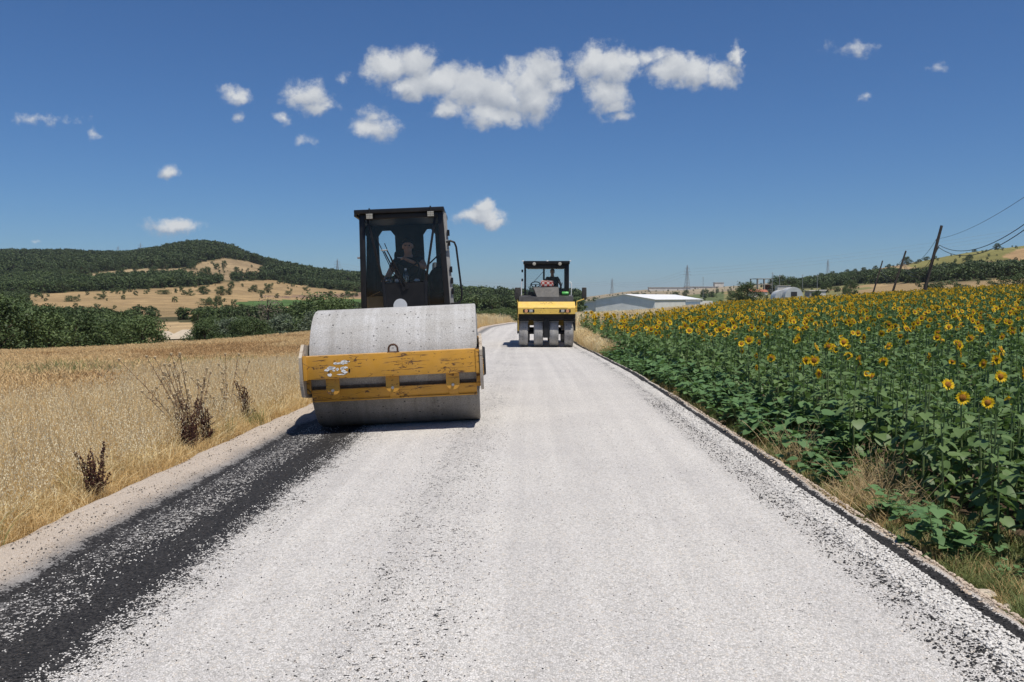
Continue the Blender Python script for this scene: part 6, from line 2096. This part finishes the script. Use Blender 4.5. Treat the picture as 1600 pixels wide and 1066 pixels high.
# ------------------------------------------------------------------ warehouse
def ribbed(name, col, sc=9):
    t = NT(name)
    c = t.coord()
    w = t.n('ShaderNodeTexWave', wave_type='BANDS', bands_direction='X'); t.l(c, w.inputs['Vector']); w.inputs['Scale'].default_value = sc
    k = t.mix(t.step(t.noise(c, .4, 5, .6), .3, .7), tuple(x * .88 for x in col), col)
    t.set(Base_Color=k, Roughness=.5)
    t.bump(w.outputs['Fac'], .4, .05)
    return t.m


def warehouse():
    D = 285
    x, y, z = spot(1023, D)
    root = empty('warehouse', (x, y, z - .6), (0, 0, R(-31)))
    tag(root, 'long white metal warehouse with a gabled roof and blue door', 'warehouse')
    # local: corner at origin, gable along -X, long side along +Y ... long side faces +X
    W_, L_, E, A = 22.0, 46.0, 4.3, 6.0
    mg, mw, mr, md = ribbed('gable_cladding', (.84, .87, .89)), ribbed('white_cladding', (.70, .70, .67)), ribbed('white_roof_sheet', (.76, .77, .78)), simple('blue_grey_door', (.20, .27, .36), .5, 0, .06)
    MB().prism([(0, 0), (0, E), (-W_ / 2, A), (-W_, E), (-W_, 0)], 'Y', 0, .2).build('gable_wall', mg, root, smooth=False)
    MB().prism([(0, 0), (0, E), (-W_ / 2, A), (-W_, E), (-W_, 0)], 'Y', L_ - .2, L_).build('gable_wall', mg, root, smooth=False)
    MB().span((-.2, .201, 0), (0, L_ - .201, E - .02)).build('long_wall', mw, root, smooth=False)
    MB().span((-W_, .201, 0), (-W_ + .2, L_ - .201, E - .02)).build('long_wall', mw, root, smooth=False)
    for s in (0, 1):
        xa, xb = (.35, -W_ / 2) if s == 0 else (-W_ - .35, -W_ / 2)
        za = E - .09 + .01
        MB().prism([(xa, za), (xa, za + .12), (xb, A + .14), (xb, A + .02)], 'Y', -.4, L_ + .4).build('roof_slope', mr, root, smooth=False)
    dr = MB().span((.002, 28.5, 0), (.10, 43.5, 3.6)).build('sliding_door', md, root)
    MB().span((.101, 28.2, 3.6), (.2, 43.8, 3.78)).build('door_rail', mg, dr)
    for k in range(5): MB().span((.101, 28.6 + k * 3.6, .05), (.14, 28.7 + k * 3.6, 3.55)).build('door_rib', md, dr)
    MB().span((-8, L_ + .01, 0), (.0, L_ + 12, 3.7)).build('end_annex', mw, root, smooth=False)
    b = MB().prism([(-W_ - 7, 0), (-W_ - 7, 3.0), (-W_ - .01, 3.7), (-W_ - .01, 0)], 'Y', .6, 20); b.build('lean_to', mg, root, smooth=False)
    MB().prism([(-W_ - 7.3, 3.0), (-W_ - 7.3, 3.12), (-W_ - .02, 3.86), (-W_ - .02, 3.74)], 'Y', .2, 20.4).build('lean_to_roof', mr, root, smooth=False)


warehouse()


def far_buildings():
    mw = simple('pale_wall', (.60, .58, .54), .8, 0, .1, .3)
    mc = simple('raw_concrete', (.36, .34, .31), .9, 0, .15, .5)
    mr = simple('red_tile', (.35, .12, .07), .8, 0, .15, .6)
    mg = simple('plastic_film', (.52, .55, .57), .35, 0, .12, .5)
    md = simple('dark_opening', (.03, .03, .035), .6)
    # unfinished concrete frame
    x, y, z = spot(1193, 440)
    b = empty('unfinished_building', (x, y, z - .3), (0, 0, .25)); tag(b, 'unfinished grey concrete building frame with open floors', 'building')
    for k in range(3): MB().span((-6, -4, 2.9 * k + 2.6), (6, 4, 2.9 * k + 2.85)).build('floor_slab', mc, b)
    for k in range(3):
        for cx in (-5.6, -1.9, 1.9, 5.6):
            for cy in (-3.7, 3.7): MB().span((cx - .22, cy - .22, 2.9 * k - (.0 if k else .3)), (cx + .22, cy + .22, 2.9 * k + 2.599)).build('column', mc, b)
    MB().span((-5.3, 3.5, 0), (-2.2, 3.7, 2.55)).build('infill_wall', mr, b)
    MB().span((2.2, 3.5, 2.9), (5.3, 3.7, 5.45)).build('infill_wall', mr, b)
    x, y, z = spot(1183, 400)
    h = empty('brick_shed', (x, y, z), (0, 0, .2)); tag(h, 'low red-roofed shed in front of the unfinished building', 'shed')
    MB().span((-4, -2, -.5), (4, 2, 2.2)).build('wall', mw, h)
    MB().prism([(-2.3, 2.2), (0, 3.3), (2.3, 2.2)], 'X', -4.3, 4.3).build('roof', mr, h)
    MB().span((-.6, -2.05, .0), (.6, -1.99, 1.9)).build('door', md, h)
    # greenhouses
    for k, (px, d, w, hh) in enumerate(((1224, 330, 6.5, 3.4), (1240, 322, 6.5, 3.8))):
        x, y, z = spot(px, d)
        g = empty('greenhouse', (x, y, z - .2), (0, 0, -.15)); tag(g, 'arched pale plastic greenhouse tunnel beside the dark trees', 'greenhouse', 'greenhouse tunnels')
        arc = [(w / 2 * math.cos(a), hh * math.sin(a) ** .8 if math.sin(a) > 0 else 0) for a in np.linspace(0, PI, 15)]
        MB().prism(arc, 'Y', 0, 14).build('film_tunnel', mg, g)
        MB().span((-1.1, -.06, 0), (1.1, -.005, 2.1)).build('door', md if k else mg, g)
        for q in range(4):
            yy = 2 + q * 3.5
            MB().tube([(p[0] * 1.01, yy, p[1] * 1.01) for p in arc], .06, 5).build('hoop', mw, g)
    x, y, z = spot(1222, 350)
    t = empty('white_hut', (x, y, z)); tag(t, 'white box-shaped hut rising behind the greenhouses', 'hut')
    MB().span((-2.6, -2, -.3), (2.6, 2, 4.6)).build('wall', mw, t); MB().span((-2.8, -2.2, 4.601), (2.8, 2.2, 4.75)).build('roof', mw, t); MB().span((-.5, -2.05, 0), (.5, -1.99, 2)).build('door', md, t)
    x, y, z = spot(1272, 290)
    t = empty('low_shed', (x, y, z - .2), (0, 0, .1)); tag(t, 'low open shed with white end in the dry field', 'shed')
    MB().span((-2.6, -2, 0), (1, 2, 1.9)).build('wall', mc, t); MB().span((1.001, -2, 0), (3.0, 2, 2.0)).build('white_wall', mw, t); MB().prism([(-2.9, 1.95), (-2.9, 2.1), (3.2, 2.35), (3.2, 2.05)], 'Y', -2.3, 2.3).build('roof', mw, t)
    MB().span((-1.9, -2.05, .1), (.2, -1.99, 1.5)).build('opening', md, t)
    # far walls and roofs on the skyline
    for k, (px, d, w, hh, lb) in enumerate(((1045, 1250, 60, 5, 'long pale building on the far skyline above the warehouse'), (1122, 1350, 14, 8, 'small white block on the far skyline'), (1095, 1300, 50, 3.5, 'low long pale shed on the far skyline'))):
        x, y, z = spot(px, d)
        t = empty('distant_building', (x, y, z - 1)); tag(t, lb, 'building')
        MB().span((-w / 2, -6, 0), (w / 2, 6, hh)).build('wall', mw, t); MB().span((-w / 2 - .5, -6.5, hh + .001), (w / 2 + .5, 6.5, hh + .8)).build('roof', mc, t)
    # white boundary wall behind the flowers
    pts = [spot(px, d) for px, d in ((1222, 236), (1250, 233), (1280, 230), (1310, 228), (1322, 227))]
    b = MB()
    for p, q in zip(pts[:-1], pts[1:]): b.bar((p[0], p[1], p[2] + .25), (q[0], q[1], q[2] + .25), .25, .9)
    tag(b.build('boundary_wall', mw), 'low white boundary wall behind the sunflower field', 'wall')


far_buildings()

# ------------------------------------------------------------------ pylons, poles and wires
M_GALV = simple('galvanised_steel', (.30, .31, .32), .5, .4, .1)
M_POLE = simple('tarred_wood', (.055, .045, .038), .85, 0, .3, 4, 0, .3)
M_CABLE = simple('cable', (.03, .03, .032), .6)


def pylon_mesh_parts():
    H, W0, W1 = 34.0, 3.0, .7
    def wd(z): return W0 + (W1 - W0) * min(z / 26, 1)
    b = MB()
    for sx in (-1, 1):
        for sy in (-1, 1):
            b.tube([(sx * wd(z), sy * wd(z), z) for z in (-1, 10, 20, 26)] + [(sx * .5, sy * .5, 31), (0, 0, H)], .20, 4)
    zs = [0, 4.5, 8.5, 12, 15, 17.8, 20.3, 22.6, 24.6, 26.5, 28.5, 30.5]
    for za, zb in zip(zs[:-1], zs[1:]):
        a, c = wd(za), wd(zb)
        for s in (-1, 1):
            b.tube([(-a, s * a, za), (c, s * c, zb)], .10, 4); b.tube([(a, s * a, za), (-c, s * c, zb)], .10, 4)
            b.tube([(s * a, -a, za), (s * c, c, zb)], .10, 4); b.tube([(s * a, a, za), (s * c, -c, zb)], .10, 4)
    body = b.mesh('lattice_tower', M_GALV)
    arms = []
    for z, w in ((21, 6.2), (25, 5.0), (29, 4.0)):
        b = MB()
        for s in (-1, 1):
            b.tube([(0, .4, z), (s * w, 0, z + .2)], .14, 4); b.tube([(0, -.4, z), (s * w, 0, z + .2)], .14, 4); b.tube([(0, 0, z + 1.6), (s * w, 0, z + .2)], .12, 4)
            b.tube([(s * w, 0, z + .2), (s * w, 0, z - 1.2)], .12, 5)
        arms.append(b.mesh('cross_arm', M_GALV))
    return body, arms


PB, PA = pylon_mesh_parts()
PYL = []
for px, d, sc, lab in ((1073, 1130, 1.0, 'largest steel lattice pylon standing above the warehouse'), (956, 1550, .85, 'smaller lattice pylon on the skyline beside the warehouse gable'), (528, 1180, .92, 'lattice pylon on the forested slope beside the drum roller'),
                       (457, 1300, .75, 'faint lattice pylon on the slope between hill and roller'), (222, 1230, .80, 'lattice pylon on the saddle of the forested hill'), (187, 1250, .72, 'lattice pylon on the saddle with a twin beside it'), (1292, 1050, .6, 'small pylon above the trees of the far crest')):
    x, y, z = spot(px, d)
    o = empty('pylon', (x, y, z), (0, 0, .5)); o.scale = (sc,) * 3
    tag(o, lab, 'pylon', 'lattice pylons on the skyline')
    link(bpy.data.objects.new('lattice_tower', PB), o)
    for a in PA: link(bpy.data.objects.new('cross_arm', a), o)
    PYL.append((Vector((x, y, z)), sc))


def sag_line(a, b, sag, r, name, label, group, n=22, mat=M_CABLE):
    pts = [Vector(a).lerp(Vector(b), t) - Vector((0, 0, sag * 4 * t * (1 - t))) for t in np.linspace(0, 1, n)]
    return tag(MB().tube(pts, r, 5).build(name, mat), label, 'wire', group)


def wires():
    end = spot(1850, 900)
    endp = Vector((end[0], end[1], end[2] + 40))
    beg = Vector(spot(700, 1900)); beg.z += 40
    run = [endp, PYL[0][0], PYL[1][0], beg]
    for h in (20, 24, 28):
        for a, b, sa, sb in ((PYL[1], PYL[0], 0, 0),):
            sag_line(a[0] + Vector((0, 0, h * a[1])), b[0] + Vector((0, 0, h * b[1])), 9, .07, 'transmission_wire', 'thin transmission wire strung between the two pylons by the warehouse', 'wires between the warehouse pylons', 26, M_GALV)
        sag_line(PYL[0][0] + Vector((0, 0, h)), endp + Vector((0, 0, h - 24)), 10, .06, 'transmission_wire', 'thin transmission wire running from the large pylon over the crest', 'wires right of the large pylon', 30, M_GALV)
        sag_line(PYL[2][0] + Vector((0, 0, h * PYL[2][1])), PYL[1][0] + Vector((0, 0, h * PYL[1][1])), 16, .08, 'transmission_wire', 'thin transmission wire crossing behind both rollers', 'wires behind the rollers', 40, M_GALV)
    # leaning wooden poles
    base = [(23.7 * 1.0, 40.0), (42.3, 92.0), (61.0, 144.0), (79.4, 197.0)]
    P_ = []
    for k, (u0, d) in enumerate(base):
        px = (None, 1437, 1389, 1361)[k]
        if px is None:
            x, y = to_xy((1618 - 800) / F * d, d); z = gz(x, y)
        else: x, y, z = spot(px, d)
        ln = (9.75, 8.5, 8.5, 8.5)[k]
        lean = (.25, .235, .29, .265)[k]
        o = empty('utility_pole', (x, y, z - .5)); o.rotation_euler = (0, lean, 0)
        tag(o, ('leaning tarred pole at the edge of the sunflowers outside the row seen', 'thickest leaning dark wooden pole rising behind the sunflowers', 'leaning wooden pole second in the row from the thick one', 'thinnest leaning wooden pole at the end of the row')[k], 'utility pole', 'leaning wooden poles beyond the sunflowers')
        MB().tube([(0, 0, 0), (0, 0, ln * .5), (0, 0, ln + .5)], [.20, .17, .14], 12).build('shaft', M_POLE, o)
        M = Matrix.Translation((x, y, z - .5)) @ Matrix.Rotation(lean, 4, 'Y')
        att = []
        for i, zz in enumerate((ln - 1.2, ln - 1.75, ln - 2.0)):
            s = -1 if i == 0 else 1
            MB().tube([(0, -.1, zz), (s * .22, -.12, zz), (s * .22, -.12, zz + .12)], .03, 6).build('bracket', M_POLE, o)
            MB().lathe([(0, 0), (0, .05), (.05, .06), (.08, .04), (.11, .05), (.13, 0)], (s * .22, -.12, zz + .10), 'Z', 10).build('insulator', M_WHITE if i else M_GALV, o)
            att.append(M @ Vector((s * .22, -.12, zz + .17)))
        P_.append(att)
    sags = [(.75, 1.9, 2.1), (1.6, 2.3, 2.6), (1.5, 2.1, 2.4)]
    rads = [(.014, .028, .030), (.022, .03, .03), (.03, .03, .03)]
    for k in range(3):
        for i in range(3):
            sag_line(P_[k][i], P_[k + 1][i], sags[k][i], rads[k][i], 'overhead_wire', ('black overhead wire sagging from the thick leaning pole over the sunflowers', 'overhead wire between the thick pole and the second pole', 'overhead wire between the two thinner poles')[k], ('wires over the sunflowers', 'wires behind the thick pole', 'wires at the far poles')[k])
    # a few thin posts by the far buildings
    for px, d, h in ((1206, 420, 11), (1098, 560, 15), (1253, 440, 9), (1276, 470, 8), (1217, 400, 9)):
        x, y, z = spot(px, d)
        o = empty('lamp_post', (x, y, z - .2)); tag(o, 'thin pale post standing by the distant buildings', 'post', 'thin posts by the distant buildings')
        MB().tube([(0, 0, 0), (0, 0, h)], [.16, .10], 6).build('shaft', M_GALV, o); MB().tube([(-.8, 0, h - .5), (.8, 0, h - .5)], .07, 5).build('cross_arm', M_GALV, o)


wires()


# ------------------------------------------------------------------ the summer air
def haze():
    b = MB().span((-9600, -9600, -30), (9600, 9600, 150))
    m = bpy.data.materials.new('summer_haze'); m.use_nodes = True
    nt = m.node_tree; nt.nodes.clear()
    o = nt.nodes.new('ShaderNodeOutputMaterial'); v = nt.nodes.new('ShaderNodeVolumePrincipled')
    v.inputs['Color'].default_value = (.78, .86, .95, 1)
    v.inputs['Density'].default_value = HAZE
    v.inputs['Anisotropy'].default_value = .2
    nt.links.new(v.outputs[0], o.inputs['Volume'])
    h = b.build('haze', m, None, smooth=False)
    tag(h, 'thin summer haze over the fields and hills', kind='stuff')


HAZE = 0.00007
haze()
